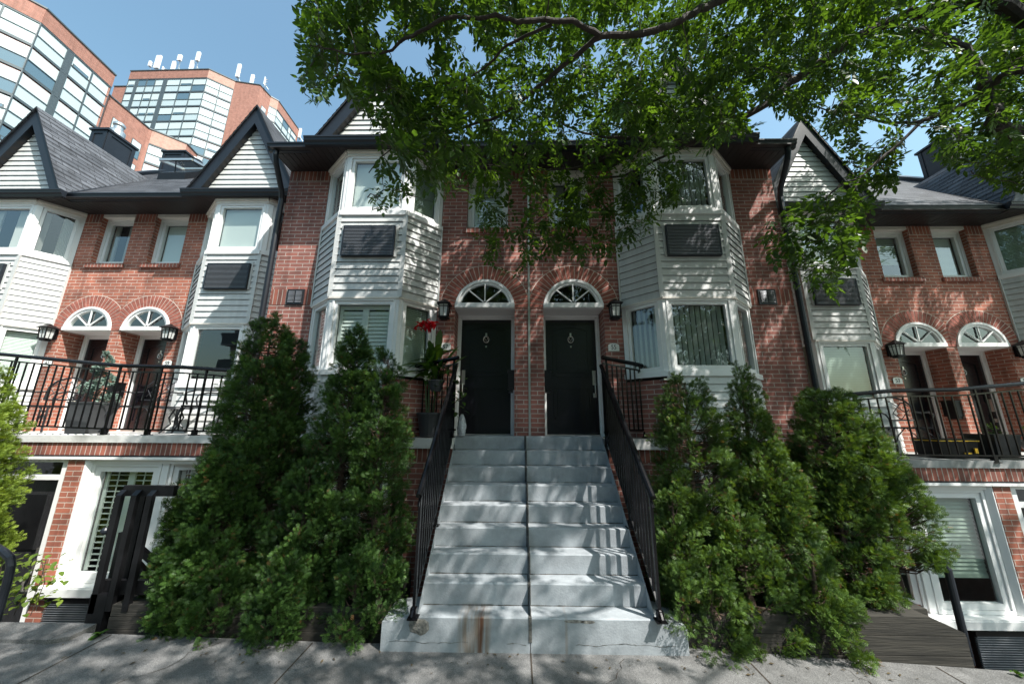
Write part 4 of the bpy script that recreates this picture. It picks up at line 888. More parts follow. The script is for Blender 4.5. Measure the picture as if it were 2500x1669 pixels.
# ------------------------------------------------------------------ things on the balconies
def cast_seat(name, loc, rot, w_, label, group, high=True):
    """cast aluminium garden chair or bench: seat, curved lattice back, arms, bowed legs"""
    root = thing(name, label, 'chair' if w_ < .8 else 'bench', loc, group); root.rotation_euler = (0, 0, rot)
    R = Matrix.Rotation(rot, 4, 'Z'); T = Matrix.Translation(loc) @ R
    def NB():
        b = MB(); b.X = lambda p: T @ p; return b
    def par(b, n, **k):
        o = b.build(n, root, **k); o.matrix_parent_inverse = T.inverted(); return o
    h = .42; hw = w_/2; dp = .44; bh = .88 if high else .80
    s = NB()
    n = 13
    for i in range(n): y = -dp/2+dp*i/(n-1); s.bar((-hw, y, h), (hw, y, h), .012, 'cast')
    for i in range(int(w_/.06)): x = -hw+i*.06+.03; s.bar((x, -dp/2, h+.004), (x, dp/2, h+.004), .010, 'cast')
    for p, q in (((-hw, -dp/2), (hw, -dp/2)), ((hw, -dp/2), (hw, dp/2)), ((hw, dp/2), (-hw, dp/2)), ((-hw, dp/2), (-hw, -dp/2))): s.bar((*p, h), (*q, h), .03, 'cast', .025)
    par(s, 'seat')
    b = NB(); top = [(-hw, dp/2+.03, h+.12), (-hw*1.04, dp/2+.07, bh-.12), (-hw*.8, dp/2+.10, bh-.02), (-hw*.4, dp/2+.11, bh+.03), (0, dp/2+.11, bh+.05), (hw*.4, dp/2+.11, bh+.03), (hw*.8, dp/2+.10, bh-.02), (hw*1.04, dp/2+.07, bh-.12), (hw, dp/2+.03, h+.12)]
    b.tube(top, .016, 'cast', 6); b.tube([top[0], top[-1]], .013, 'cast', 6)
    z0, z1 = h+.13, bh
    k = max(2, int(w_/.16))
    for i in range(-2, k+3):
        for t in (-1, 1):
            xa = -hw+w_*i/k; xb = xa+t*w_/k*1.6
            pts = []
            for f in [j/6 for j in range(7)]:
                x = xa+(xb-xa)*f; lim = (bh-.02)-(.12*(abs(x)/hw)**3)
                if abs(x) < hw*.98: pts.append((x, dp/2+.03+.07*f, min(z0+(z1-z0)*f, lim)))
            if len(pts) > 1: b.tube(pts, .007, 'cast', 4, False)
    par(b, 'backrest')
    for t in (-1, 1):
        a = NB(); a.tube([(t*hw, dp/2+.05, h+.26), (t*(hw+.03), dp/4, h+.235), (t*(hw+.04), -dp/6, h+.24), (t*(hw+.03), -dp/2+.03, h+.20), (t*hw, -dp/2+.02, h+.13), (t*(hw-.01), -dp/2+.05, h+.02)], .013, 'cast', 6); par(a, 'armrest', smooth=True)
        for y in (-dp/2, dp/2): l = NB(); e = math.copysign(1, y); l.tube([(t*(hw-.02), y, h), (t*(hw+.01), y+e*.03, h*.66), (t*(hw-.01), y+e*.01, h*.3), (t*(hw+.03), y+e*.05, .02)], .014, 'cast', 6); l.tube([(t*(hw-.14), y, h-.01), (t*(hw-.05), y+e*.01, h*.72), (t*(hw-.01), y+e*.02, h*.5)], .008, 'cast', 5); par(l, 'leg', smooth=True)
    return root
CG = 'cast metal garden chairs on the balconies'
cast_seat('garden_chair', (-6.08, 5.75, -.20), math.radians(4), .66, 'cast metal garden bench seen from the front beside the grey square planter', CG, True)
cast_seat('garden_chair', (-4.98, 5.62, -.20), math.radians(-62), .50, 'round backed cast metal chair turned sideways before the white siding of house 59', CG)
cast_seat('garden_chair', (-7.78, 5.75, -.20), math.radians(12), .52, 'cast metal chair at the far left behind the balcony railing', CG)
cast_seat('garden_chair', (6.22, 5.85, -.47), math.radians(-25), .48, 'cast metal chair behind the right balcony railing by the door of 53', CG)
# small table between the left chairs
tb = thing('garden_table', 'small round cast metal table between the bench and the sideways chair', 'table', (-5.52, 5.72, -.20))
b = MB(); b.lathe([(0, .40), (.20, .40), (.21, .385), (.0, .38)], (-5.52, 5.72, -.20), 'cast', 20); b.build('tabletop', tb)
for k in range(3): a = k*2.1+.3; b = MB(); b.tube([(-5.52+.04*math.cos(a), 5.72+.04*math.sin(a), .18), (-5.52+.10*math.cos(a), 5.72+.10*math.sin(a), .05), (-5.52+.06*math.cos(a), 5.72+.06*math.sin(a), -.05), (-5.52+.19*math.cos(a), 5.72+.19*math.sin(a), -.19)], .012, 'cast', 6); b.build('leg', tb, True)

def frustum(b, c, w0, w1, z0, z1, m, d=1.):
    P = [(c[0]+i*w0, c[1]+j*w0*d, z0) for i, j in ((-1, -1), (1, -1), (1, 1), (-1, 1))]; Q = [(c[0]+i*w1, c[1]+j*w1*d, z1) for i, j in ((-1, -1), (1, -1), (1, 1), (-1, 1))]
    for i in range(4): b.face([P[i], P[(i+1) % 4], Q[(i+1) % 4], Q[i]], m)
    b.face(P[::-1], m)
def leaf_soup(rnd, specs):
    """specs: list of (point, direction, length, width, droop); returns curved blade leaves as quads"""
    V = []; F = []; T = []
    for p, d, L, w_, dr in specs:
        d = Vector(d).normalized(); s_ = d.cross(Vector((0, 0, 1)));
        if s_.length < .05: s_ = Vector((1, 0, 0))
        s_.normalize(); n = 5; t = rnd.random(); k = len(V)
        for i in range(n+1):
            f = i/n; c = Vector(p)+d*L*f+Vector((0, 0, -dr*L*f*f)); ww = w_*math.sin(PI*min(1, f*.93+.07))**.8*.5
            V += [tuple(c-s_*ww+Vector((0, 0, ww*.35))), tuple(c), tuple(c+s_*ww+Vector((0, 0, ww*.35)))]
        for i in range(n):
            a = k+i*3
            F += [(a, a+1, a+4, a+3), (a+1, a+2, a+5, a+4)]; T += [t, min(1, t+.1)]
    return V, F, T
def sprays(rnd, pts, L, w_, nk=5):
    """little fans of kite shaped needles; pts: (pos, dir)"""
    V = []; F = []; T = []
    for p, d in pts:
        d = Vector(d).normalized(); r = Vector((rnd.uniform(-1, 1), rnd.uniform(-1, 1), rnd.uniform(-1, 1))); s_ = d.cross(r).normalized(); t = rnd.random()
        for k in range(nk):
            a = (k-(nk-1)/2)*.38; e = d*math.cos(a)+s_*math.sin(a); ll = L*(1-.22*abs(k-(nk-1)/2))*rnd.uniform(.8, 1.15); n = e.cross(d.cross(s_)).normalized()*w_*.5; o = Vector(p); q = len(V)
            V += [tuple(o), tuple(o+e*ll*.5+n), tuple(o+e*ll), tuple(o+e*ll*.5-n)]; F.append((q, q+1, q+2, q+3)); T.append(min(1, max(0, t+rnd.uniform(-.15, .15))))
    return V, F, T

rnd = random.Random(21)
# square planter with a spiral trimmed spruce
sp = thing('spiral_tree', 'blue green spiral trimmed spruce in a tall square grey planter at the left', 'potted tree', (-6.80, 5.62, -.20))
b = MB(); frustum(b, (-6.80, 5.62), .16, .195, -.20, .26, 'pot'); frustum(b, (-6.80, 5.62), .205, .205, .26, .285, 'pot'); b.face([(-6.98, 5.44, .25), (-6.62, 5.44, .25), (-6.62, 5.80, .25), (-6.98, 5.80, .25)], 'soil'); b.build('pot', sp)
pts = []
for i in range(1500):
    f = rnd.random()**1.2; a = f*2*PI*2.6; R_ = .20*(1-f)+.03; z = .30+f*.80; c = Vector((math.cos(a)*R_*.75, math.sin(a)*R_*.75, 0)); q = Vector((rnd.gauss(0, 1), rnd.gauss(0, 1), rnd.gauss(0, .8))).normalized(); pts.append((Vector((-6.80, 5.62, z))+c+q*R_*.38, q+Vector((0, 0, .4))))
V, F, T = sprays(rnd, pts, .045, .014, 4); soup('foliage', V, F, T, 'spruce', sp)
b = MB(); b.tube([(-6.8, 5.62, .2), (-6.8, 5.62, 1.12)], [.02, .006], 'cedarbark', 6); b.build('trunk', sp)
# canna lilies in the pots behind the left landing railing
ca = thing('potted_canna', 'canna lily with red flowers and long green leaves on the landing left of the doors', 'potted plant', (-1.20, 5.12, -.20))
b = MB(); b.lathe([(.12, 0), (.17, .30), (.185, .30), (.185, .33), (.16, .33), (.15, .28), (0, .28)], (-1.25, 5.10, -.20), 'pot', 18); b.build('pot', ca)
specs = []
for i in range(34):
    a = rnd.uniform(0, 2*PI); el = rnd.uniform(-.1, 1.25); z = rnd.uniform(.50, 1.02); bx = -1.26+rnd.uniform(-.08, .12)
    specs.append(((bx, 5.08+rnd.uniform(-.06, .06), z), (math.cos(a)*math.cos(el), -abs(math.sin(a))*.5*math.cos(el), math.sin(el)), rnd.uniform(.30, .46), rnd.uniform(.09, .13), rnd.uniform(.1, .7)))
specs += [((-1.10, 5.05, .75), (.55, -.1, .85), .46, .10, .1), ((-1.06, 5.0, .7), (.8, -.1, .65), .45, .08, .1), ((-1.35, 5.05, .8), (-.9, -.2, .3), .48, .08, .5), ((-1.35, 5.05, .72), (-.95, -.2, .05), .50, .09, .35), ((-1.3, 5.05, .68), (-.95, -.2, -.15), .42, .08, .5)]
V, F, T = leaf_soup(rnd, specs); soup('leaves', V, F, T, 'plant', ca)
b = MB()
for dx in (-.10, -.03, .05, .12): b.tube([(-1.25+dx*.4, 5.1, .08), (-1.27+dx, 5.08, 1.0), (-1.30+dx, 5.06, 1.15 if dx > -.05 else 1.36)], [.014, .010, .006], 'plantstem', 6)
M['plantstem'] = mat('plant stem', (.09, .13, .05), .6)
b.build('stems', ca, True)
def blossom(c, n, R_, L):
    return [((Vector(c)+Vector((rnd.gauss(0, R_), rnd.gauss(0, R_*.6), rnd.gauss(0, R_*.6)))), (rnd.gauss(0, 1), rnd.gauss(0, 1)-.3, rnd.gauss(.3, .7)), L*rnd.uniform(.7, 1.2), L*.55, .4) for _ in range(n)]
V, F, T = leaf_soup(rnd, blossom((-1.42, 5.02, 1.40), 40, .050, .085)+blossom((-1.29, 5.02, 1.42), 44, .050, .09)+blossom((-1.44, 5.0, 1.34), 8, .025, .045)); soup('flowers', V, F, T, 'red', ca)
hp = thing('hanging_basket', 'trailing green plant with small white flowers hanging on the left landing railing', 'hanging plant', (-.95, 4.86, .45))
b = MB(); b.lathe([(.07, 0), (.11, .14), (.12, .14), (.12, .16), (0, .15)], (-1.15, 4.97, .42), 'pot', 14); b.build('pot', hp)
specs = []
for i in range(60):
    x = rnd.choice([rnd.uniform(-1.30, -.85), rnd.uniform(-.86, -.70)]); z = rnd.uniform(.25, .72) if x < -.86 else rnd.uniform(.05, .72)
    specs.append(((x, 4.92+rnd.uniform(-.07, .06), z), (rnd.gauss(0, 1), rnd.gauss(-.3, .7), rnd.gauss(0, .7)), rnd.uniform(.06, .10), .045, .3))
V, F, T = leaf_soup(rnd, specs); soup('leaves', V, F, T, 'plant', hp)
V, F, T = leaf_soup(rnd, blossom((-1.27, 4.86, .60), 14, .022, .045)+blossom((-1.22, 4.86, .70), 5, .015, .03)); soup('flowers', V, F, T, 'white_petal', hp)
# plastic bag
b = MB(); n, m_ = 14, 9; rr = random.Random(4); g = []
for j in range(m_):
    f = j/(m_-1); z = -.19+.30*f; R_ = .055*math.sin(PI*min(1, .25+f*.72))**.7+.004; g.append([(-.79+R_*(1+.22*rr.uniform(-1, 1))*math.cos(2*PI*i/n), 5.13+R_*(1+.22*rr.uniform(-1, 1))*math.sin(2*PI*i/n), z+rr.uniform(-.008, .008)) for i in range(n)])
for j in range(m_-1):
    for i in range(n): b.face([g[j][i], g[j][(i+1) % n], g[j+1][(i+1) % n], g[j+1][i]], 'bag')
tag(b.build('plastic_bag'), 'pale knotted plastic bag at the foot of the left central door', 'bag')
# right balcony things
bx = thing('storage_box', 'black storage box with a yellow lid edge behind the right balcony railing', 'storage box', (6.42, 5.55, -.47))
b = MB(); frustum(b, (6.42, 5.55), .24, .27, -.46, -.24, 'black', .7); b.build('box_body', bx); b = MB(); b.box(6.14, 6.70, 5.35, 5.75, -.235, -.222, 'yellow'); b.box(6.16, 6.68, 5.37, 5.73, -.222, -.20, 'black'); b.box(6.60, 6.64, 5.345, 5.36, -.40, -.33, 'yellow'); b.box(6.46, 6.56, 5.358, 5.37, -.41, -.39, 'yellow'); b.build('lid', bx)
def pot_plant(x, y, z, w_, h, label, square, tall, mt='plant'):
    root = thing('potted_plant', label, 'potted plant', (x, y, z), 'potted plants on the right balcony')
    b = MB()
    if square: frustum(b, (x, y), w_*.8, w_, z+.03, z+h, 'pot2'); b.box(x-w_*1.04, x+w_*1.04, y-w_*1.04, y+w_*1.04, z+h, z+h+.02, 'pot2'); b.box(x-w_*1.1, x+w_*1.1, y-w_*1.1, y+w_*1.1, z, z+.025, 'pot2')
    else: b.lathe([(w_*.6, .02), (w_*.95, h*.55), (w_*1.0, h*.9), (w_*1.1, h), (w_*.9, h), (0, h*.93)], (x, y, z), 'pot2', 18); b.lathe([(w_*.9, 0), (w_*.95, .03), (0, .03)], (x, y, z), 'pot2', 16)
    b.build('pot', root)
    sp_ = [((x+rnd.uniform(-w_, w_)*.7, y+rnd.uniform(-w_, w_)*.5, z+h+rnd.uniform(0, tall)), (rnd.gauss(0, 1), rnd.gauss(0, 1), rnd.gauss(.5, .6)), rnd.uniform(.04, .08), .028, .3) for _ in range(46)]
    V, F, T = leaf_soup(rnd, sp_); soup('leaves', V, F, T, mt, root)
    s_ = MB()
    for i in range(6): s_.tube([(x+rnd.uniform(-w_, w_)*.4, y, z+h-.02), (x+rnd.uniform(-w_, w_)*.8, y, z+h+tall*rnd.uniform(.6, 1.0))], .003, 'plantstem', 4)
    s_.build('stems', root)
M['pot2'] = mat('black glazed pot', (.015, .018, .02), .3)
pot_plant(7.0, 5.45, -.47, .19, .32, 'square black pot with a small leafy plant behind the right balcony railing', True, .16)
pot_plant(7.68, 5.45, -.47, .17, .26, 'round dark green pot with wispy stems at the right edge of the photo', False, .22)
# little flowers in the right planter and weeds at the pavement
V, F, T = leaf_soup(rnd, blossom((3.30, 4.25, -1.52), 30, .10, .05)+blossom((3.55, 4.2, -1.55), 22, .08, .045)); fl2 = soup('flowers', V, F, T, 'petal'); tag(fl2, 'small pink and purple flowers in the soil of the right timber planter', 'flowers')
def weed(x, y, label, n=14, R_=.09):
    z = zg(x); sp_ = [((x, y, z+.01), (rnd.gauss(0, 1), rnd.gauss(0, .8)-.2, rnd.uniform(.3, 1.3)), rnd.uniform(.5, 1)*R_, R_*.4, .5) for _ in range(n)]
    V, F, T = leaf_soup(rnd, sp_); tag(soup('weed', V, F, T, 'plant'), label, 'weed', 'weeds at the pavement edge')
weed(-3.72, 3.58, 'low green weed growing beside the foot of the black gate'); weed(4.22, 3.56, 'small weed beside the foot of the right pipe handrail', 12, .07)
#PART4
# ------------------------------------------------------------------ cedars
def rdirs(n): v = RNG.normal(size=(n, 3)); return v/np.linalg.norm(v, axis=1)[:, None]
def fan_soup(P, Dr, L, Wd, nk=5, spread=.36, tone=None):
    """P (n,3) bases, Dr (n,3) unit directions: flat sprays of nk kites each"""
    n = len(P); r = rdirs(n); S = np.cross(Dr, r); S /= np.linalg.norm(S, axis=1)[:, None]; N = np.cross(S, Dr)
    V = np.empty((n, nk, 4, 3)); L = np.broadcast_to(L, (n,)); t = np.empty((n, nk))
    for k in range(nk):
        a = (k-(nk-1)/2)*spread; E = Dr*math.cos(a)+S*math.sin(a); W_ = np.cross(E, N); ll = (L*(1-.20*abs(k-(nk-1)/2))*RNG.uniform(.75, 1.15, n))[:, None]
        o = P+Dr*(L*.12*(k % 2))[:, None]; w_ = Wd*(L/np.mean(L))[:, None]; curl = N*(ll*.18*RNG.uniform(-1, 1, (n, 1)))
        V[:, k, 0] = o; V[:, k, 1] = o+E*ll*.55+W_*w_; V[:, k, 2] = o+E*ll+curl; V[:, k, 3] = o+E*ll*.55-W_*w_
        t[:, k] = (tone if tone is not None else RNG.uniform(0, 1, n))+RNG.uniform(-.12, .12, n)
    F = np.arange(n*nk*4).reshape(-1, 4)
    return V.reshape(-1, 3), F, np.clip(t.ravel(), 0, 1)

def frond_soup(P, Dr, L, Wd, tone):
    """flat feathery fronds: an axis with three pairs of side shoots"""
    n = len(P); r = rdirs(n); S = np.cross(Dr, r); S /= np.linalg.norm(S, axis=1)[:, None]; N = np.cross(S, Dr)
    spec = [(0, 0, 1.0), (.18, 1, .42), (.26, -1, .46), (.44, 1, .42), (.52, -1, .38), (.68, 1, .28), (.74, -1, .26)]
    V = np.empty((n, 7, 4, 3)); t = np.empty((n, 7)); Lc = L[:, None]
    for k, (f, sg, ll) in enumerate(spec):
        E = Dr if sg == 0 else Dr*.74+S*(.67*sg); W_ = np.cross(E, N); o = P+Dr*Lc*f-N*Lc*.10*f; le = Lc*ll; w_ = Wd*(1.15 if sg else .8)
        V[:, k, 0] = o; V[:, k, 1] = o+E*le*.55+W_*w_; V[:, k, 2] = o+E*le-N*Lc*.10; V[:, k, 3] = o+E*le*.55-W_*w_
        t[:, k] = tone+(.06 if f > .5 else 0)
    return V.reshape(-1, 3), np.arange(n*28).reshape(-1, 4), np.clip(t.ravel(), 0, 1)

def cedar(label, leaders, zb, nclump, m='cedar', per=52, seed=1, gap=0., L=.058, lean=(0, 0), skirt=.9):
    """leaders: list of (x, y, ztop, rmax, power, zlow); a crown of clumps of flat sprays round one or more leaders"""
    rr = np.random.default_rng(seed); P = []; Dd = []; TT = []; tw = []
    root = thing('cedar_tree', label, 'cedar tree', (leaders[0][0], leaders[0][1], zb), 'cedars in front of the houses')
    tot = sum((a[2]-a[5])*a[3] for a in leaders)
    for (x, y, zt, rm, pw, zl) in leaders:
        nc = int(nclump*1.55*(zt-zl)*rm/tot)
        for _ in range(nc):
            while True:
                f = rr.random()                                     # 0 at the top, 1 at the bottom
                prof = (f**pw)*(1 if f < skirt else 1-.35*(f-skirt)/(1-skirt+1e-6))
                if rr.random() < prof*.85+.15: break
            a = rr.uniform(0, 2*PI); R_ = rm*prof*(1+.13*math.sin(3*a+5*f+seed)+.10*math.sin(7*f*3+seed*2+a*2))
            if rr.random() < gap*f: continue
            if gap > .08 and .45 < f < .88 and math.sin(3.1*a+seed)*math.sin(9*f*3+seed*1.7) > .62: continue
            rad = R_*rr.uniform(.60, 1.0)**.7+.01; z = zt-(zt-zl)*f
            c = np.array([x+rad*math.cos(a)+lean[0]*(1-f), y+rad*math.sin(a)*.85+lean[1]*(1-f), z]); tone = rr.random()*.7+.15
            k = int(per*rr.uniform(.7, 1.3)*(1 if f > .12 else .7)); out = np.array([math.cos(a), math.sin(a)*.9, 0.])
            ax = out*rr.uniform(.35, .95)+np.array([0, 0, rr.uniform(.55, 1.0) if f < .8 else rr.uniform(-.25, .7)])+rr.normal(size=3)*.22; ax /= np.linalg.norm(ax)
            pl = rr.uniform(.13, .24)*(.6+.4*min(1, f*3)); cr = .022+.030*min(1, f*3); u = rr.random(k)
            lat = rr.normal(size=(k, 3)); lat -= (lat@ax)[:, None]*ax; lat /= np.linalg.norm(lat, axis=1)[:, None]
            pos = c-ax*pl*.5+ax*(u*pl)[:, None]+lat*(cr*np.sin(PI*(.15+.8*u))*rr.uniform(.3, 1.2, k))[:, None]
            d = ax*.75+lat*.62+rr.normal(size=(k, 3))*.16
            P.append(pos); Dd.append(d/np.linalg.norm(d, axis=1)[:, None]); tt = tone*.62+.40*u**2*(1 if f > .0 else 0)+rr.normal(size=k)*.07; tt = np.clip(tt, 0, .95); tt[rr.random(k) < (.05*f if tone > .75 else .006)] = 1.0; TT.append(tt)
            if rr.random() < .8: tw.append(((x+lean[0]*(1-f), y+lean[1]*(1-f), z-.25*R_-.05), tuple(c)))
    P = np.concatenate(P); Dd = np.concatenate(Dd); TT = np.concatenate(TT)
    global RNG; RNG = np.random.default_rng(seed+50)
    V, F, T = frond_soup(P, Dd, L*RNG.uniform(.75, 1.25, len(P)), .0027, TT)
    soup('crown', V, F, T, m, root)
    b = MB()
    for (x, y, zt, rm, pw, zl) in leaders: b.tube([(x+.02, y, zb-.05), (x-.02, y+.02, (zb+zt)/2-.2), (x+lean[0], y+lean[1], zt-.12)], [.045, .03, .006], 'cedarbark', 7, False)
    b.build('trunk', root, True)
    b = MB()
    for p, q in tw:
        p, q = Vector(p), Vector(q); mid = p.lerp(q, .55)+Vector((0, 0, -.05)); b.tube([p, mid, q], [.009, .006, .003], 'cedarbark', 3, False)
    b.build('branches', root)
    return root
ZB = -1.66
cedar('tall dark cedar with a broad two pointed crown, largest left of the stairs', [(-3.00, 4.10, 1.22, .56, .42, -1.85), (-2.76, 4.16, 1.0, .34, .40, -.6), (-3.12, 3.95, -.2, .42, .42, -1.95), (-3.20, 3.72, -1.25, .20, .4, -2.0), (-2.80, 3.70, -1.2, .24, .4, -2.0)], ZB, 820, seed=3, gap=.10)
cedar('pointed cedar between the tallest cedar and the stairs, its tip before the white shutters', [(-1.95, 4.10, 1.10, .42, .50, -1.85), (-2.22, 3.95, -.45, .40, .42, -1.98), (-2.20, 3.68, -1.25, .26, .4, -2.0)], ZB, 520, seed=8, gap=.16)
cedar('narrow cedar beside the left stair railing, lower than the cedar behind it', [(-1.52, 4.06, .85, .37, .46, -1.90), (-1.50, 3.72, -1.15, .24, .4, -1.92), (-1.26, 3.66, -1.2, .17, .4, -1.72)], ZB, 290, seed=12, gap=.14)
cedar('small low cedar beside the black wooden gate', [(-3.56, 4.02, -.62, .17, .40, -1.90)], ZB, 110, seed=15, gap=.05)
cedar('rounded cedar touching the right stair railing', [(1.95, 4.10, .56, .54, .36, -1.90), (1.76, 3.95, -.55, .32, .5, -1.90), (1.78, 3.64, -1.2, .24, .4, -2.0), (1.56, 3.80, -.65, .22, .4, -1.75), (1.50, 3.62, -1.25, .16, .4, -1.78)], ZB, 450, m='cedarsunlit', seed=22, gap=.10)
cedar('sunlit cedar with a thin dark top, second to the right of the stairs', [(2.66, 4.18, .66, .34, .55, -1.2), (2.66, 3.98, -.20, .44, .42, -1.95), (2.20, 3.80, -.8, .38, .5, -2.0), (2.75, 3.66, -1.1, .26, .4, -2.05)], ZB, 430, m='cedarsunlit', seed=27, gap=.12)
cedar('broad leaning cedar at the right whose crown hides the end of the railing', [(3.62, 4.2, .38, .50, .34, -.85), (3.95, 4.15, -.10, .42, .42, -1.40), (3.42, 4.05, -.5, .38, .5, -1.75)], ZB, 520, m='cedarsunlit', seed=33, gap=.14)
cedar('bright yellow green cedar cut by the left edge of the photo', [(-6.72, 4.25, .75, .72, .50, -1.80), (-6.30, 4.1, .22, .32, .5, -1.2)], -1.9, 420, m='cedarlight', seed=41, gap=.06)
# creeper under the yellow green cedar
rnd = random.Random(77); specs = []
for i in range(260):
    x = rnd.uniform(-5.75, -4.72)+.0; z = rnd.uniform(-1.85, -1.35); specs.append(((x, 3.95+rnd.uniform(-.15, .2), z), (rnd.gauss(0, 1), rnd.gauss(-.5, .7), rnd.gauss(-.1, .6)), rnd.uniform(.035, .07), .045, .3))
V, F, T = leaf_soup(rnd, specs); iv = thing('ivy', 'pale green ivy trailing over the edge at the far left behind the pipe handrail', 'climbing plant', (-5.2, 3.95, -1.9)); soup('leaves', V, F, T, 'ivy', iv)
b = MB()
for i in range(7): x = rnd.uniform(-5.6, -4.8); b.tube([(x, 3.95, -1.9), (x+.08, 3.93, -1.6), (x+rnd.uniform(.0, .25), 3.9, -1.38)], .004, 'twig', 4)
b.build('stems', iv)

# ------------------------------------------------------------------ the ash tree
def PT(px, py, zc):
    """a place in the tree, given by its direction from the photographer and its distance ahead"""
    v = FW*zc+RT*((px-1250)/CAM_F*zc)+UP*((834.5-py)/CAM_F*zc); return np.array(v)
LIMBS = [  # (points with distance, start radius, end radius)
 ([(2900, 240, 3.9), (2640, 120, 3.9), (2416, 4, 4.0), (2290, 23, 4.1), (2175, 50, 4.2), (2040, 126, 4.3), (1945, 191, 4.4), (1868, 249, 4.4), (1765, 318, 4.45), (1715, 341, 4.5), (1600, 352, 4.6), (1548, 337, 4.7), (1468, 335, 4.8), (1396, 312, 4.9), (1338, 268, 5.0)], .085, .008),
 ([(1715, 341, 4.5), (1640, 372, 4.6), (1584, 400, 4.7), (1517, 430, 4.75), (1414, 437, 4.8), (1360, 491, 4.8), (1290, 560, 4.8)], .022, .006),
 ([(1600, 352, 4.6), (1490, 380, 4.6), (1405, 410, 4.5), (1281, 414, 4.4), (1190, 402, 4.3)], .014, .005),
 ([(2416, 4, 4.0), (2100, -120, 3.7), (1900, -60, 3.6), (1761, 0, 3.5), (1677, 42, 3.4), (1600, 76, 3.35), (1468, 87, 3.3), (1396, 51, 3.2), (1280, 51, 3.15), (1191, 42, 3.1), (1057, 58, 3.0), (977, 107, 3.0), (923, 129, 2.95), (825, 125, 2.9), (760, 110, 2.85)], .046, .004),
 ([(1468, 87, 3.3), (1414, 129, 3.4), (1347, 183, 3.5), (1280, 241, 3.6), (1213, 286, 3.7), (1137, 308, 3.75), (1039, 335, 3.8), (960, 360, 3.8), (900, 420, 3.8)], .028, .005),
 ([(1347, 60, 3.2), (1240, 110, 3.3), (1190, 160, 3.4), (1130, 195, 3.4), (1020, 215, 3.4), (930, 240, 3.35), (860, 210, 3.3)], .016, .004),
 ([(2900, 280, 3.9), (2620, 200, 3.8), (2500, 172, 3.8), (2454, 180, 3.8), (2416, 215, 3.9), (2347, 260, 4.0), (2251, 295, 4.1), (2180, 300, 4.2), (2090, 283, 4.3), (1983, 260, 4.4)], .05, .007),
 ([(2251, 295, 4.1), (2194, 352, 4.1), (2155, 383, 4.1), (2098, 433, 4.1), (2052, 452, 4.1), (2006, 494, 4.1), (1960, 530, 4.1), (1926, 552, 4.1), (1870, 560, 4.1)], .020, .004),
 ([(2098, 433, 4.1), (2060, 520, 4.0), (2000, 600, 4.0), (1960, 660, 4.0)], .012, .004),
 ([(2930, 330, 3.9), (2640, 330, 3.8), (2500, 326, 3.8), (2458, 325, 3.8), (2437, 299, 3.8), (2416, 249, 3.9), (2380, 150, 4.0), (2300, 90, 4.2), (2200, 60, 4.6)], .105, .03),
 ([(2200, 60, 4.6), (2000, 40, 5.2), (1850, 90, 5.6), (1700, 150, 6.0), (1560, 190, 6.3), (1430, 220, 6.5), (1300, 190, 6.6)], .04, .008),
 ([(2000, 40, 5.2), (1900, -50, 5.6), (1750, -120, 6.0), (1500, -150, 6.0), (1300, -60, 5.8), (1150, 40, 5.6)], .03, .006),
 ([(1945, 191, 4.4), (1820, 170, 4.9), (1700, 230, 5.2), (1640, 290, 5.4), (1560, 300, 5.5)], .02, .005),
 ([(2640, 120, 3.9), (2560, 40, 4.6), (2450, -50, 5.2), (2300, -120, 5.6), (2150, -160, 5.8)], .05, .01),
]
def to3(pl): return [PT(*p) for p in pl]
LB = [(to3(a), b_, c) for a, b_, c in LIMBS]
# limbs over the pavement, out of the frame, that carry the shade
TRK = np.array([7.1, 2.6, zg(7.1)])
fork = PT(2930, 330, 3.9)
def L3(*p): return [np.array(q, float) for q in p]
LB += [(L3(fork, (5.0, 2.3, 3.9), (3.7, 1.8, 4.3), (2.2, 1.5, 4.5), (.8, 1.3, 4.6), (-.4, 1.2, 4.4)), .09, .012),
       (L3((5.0, 2.3, 3.9), (4.2, 1.2, 4.2), (3.0, .6, 4.6), (1.6, .3, 4.8), (.4, .3, 4.5)), .05, .01),
       (L3((3.7, 1.8, 4.3), (2.6, 2.2, 4.9), (1.2, 2.3, 5.2), (-.1, 2.3, 5.1), (-.9, 2.4, 4.8)), .045, .01),
       (L3((7.0, 2.7, 2.0), (8.0, 3.1, 3.0), (9.0, 3.0, 3.6), (10.2, 2.8, 4.1)), .07, .015), (L3((8.0, 3.1, 3.0), (8.6, 3.8, 3.3), (9.4, 4.1, 3.5)), .035, .012),
       (L3(fork, (6.4, 1.4, 4.4), (5.6, .2, 5.2), (4.6, -.8, 5.6)), .07, .015)]
ash = thing('ash_tree', 'large leafy ash tree overhanging the houses and stairs from the right', 'tree', tuple(TRK))
tb_ = MB()
tb_.tube([TRK-np.array([0, 0, .2]), TRK+np.array([-.05, .02, .5]), TRK+np.array([-.1, .1, 2.2]), TRK+np.array([-.25, .25, 4.0]), tuple(fork)], [.33, .25, .21, .17, .12], 'bark', 14, False)
tb_.tube([TRK+np.array([-.1, .1, 2.2]), (6.9, 2.9, 3.6), tuple(LB[0][0][0]), tuple(LB[0][0][1])], [.17, .13, .09, .085], 'bark', 12, False)
tb_.tube([TRK+np.array([-.1, .1, 2.2]), (6.8, 2.8, 3.2), tuple(LB[6][0][0])], [.14, .10, .055], 'bark', 10, False)
tb_.build('trunk', ash, True)
nodes = []; nr = []
rj = np.random.default_rng(5)
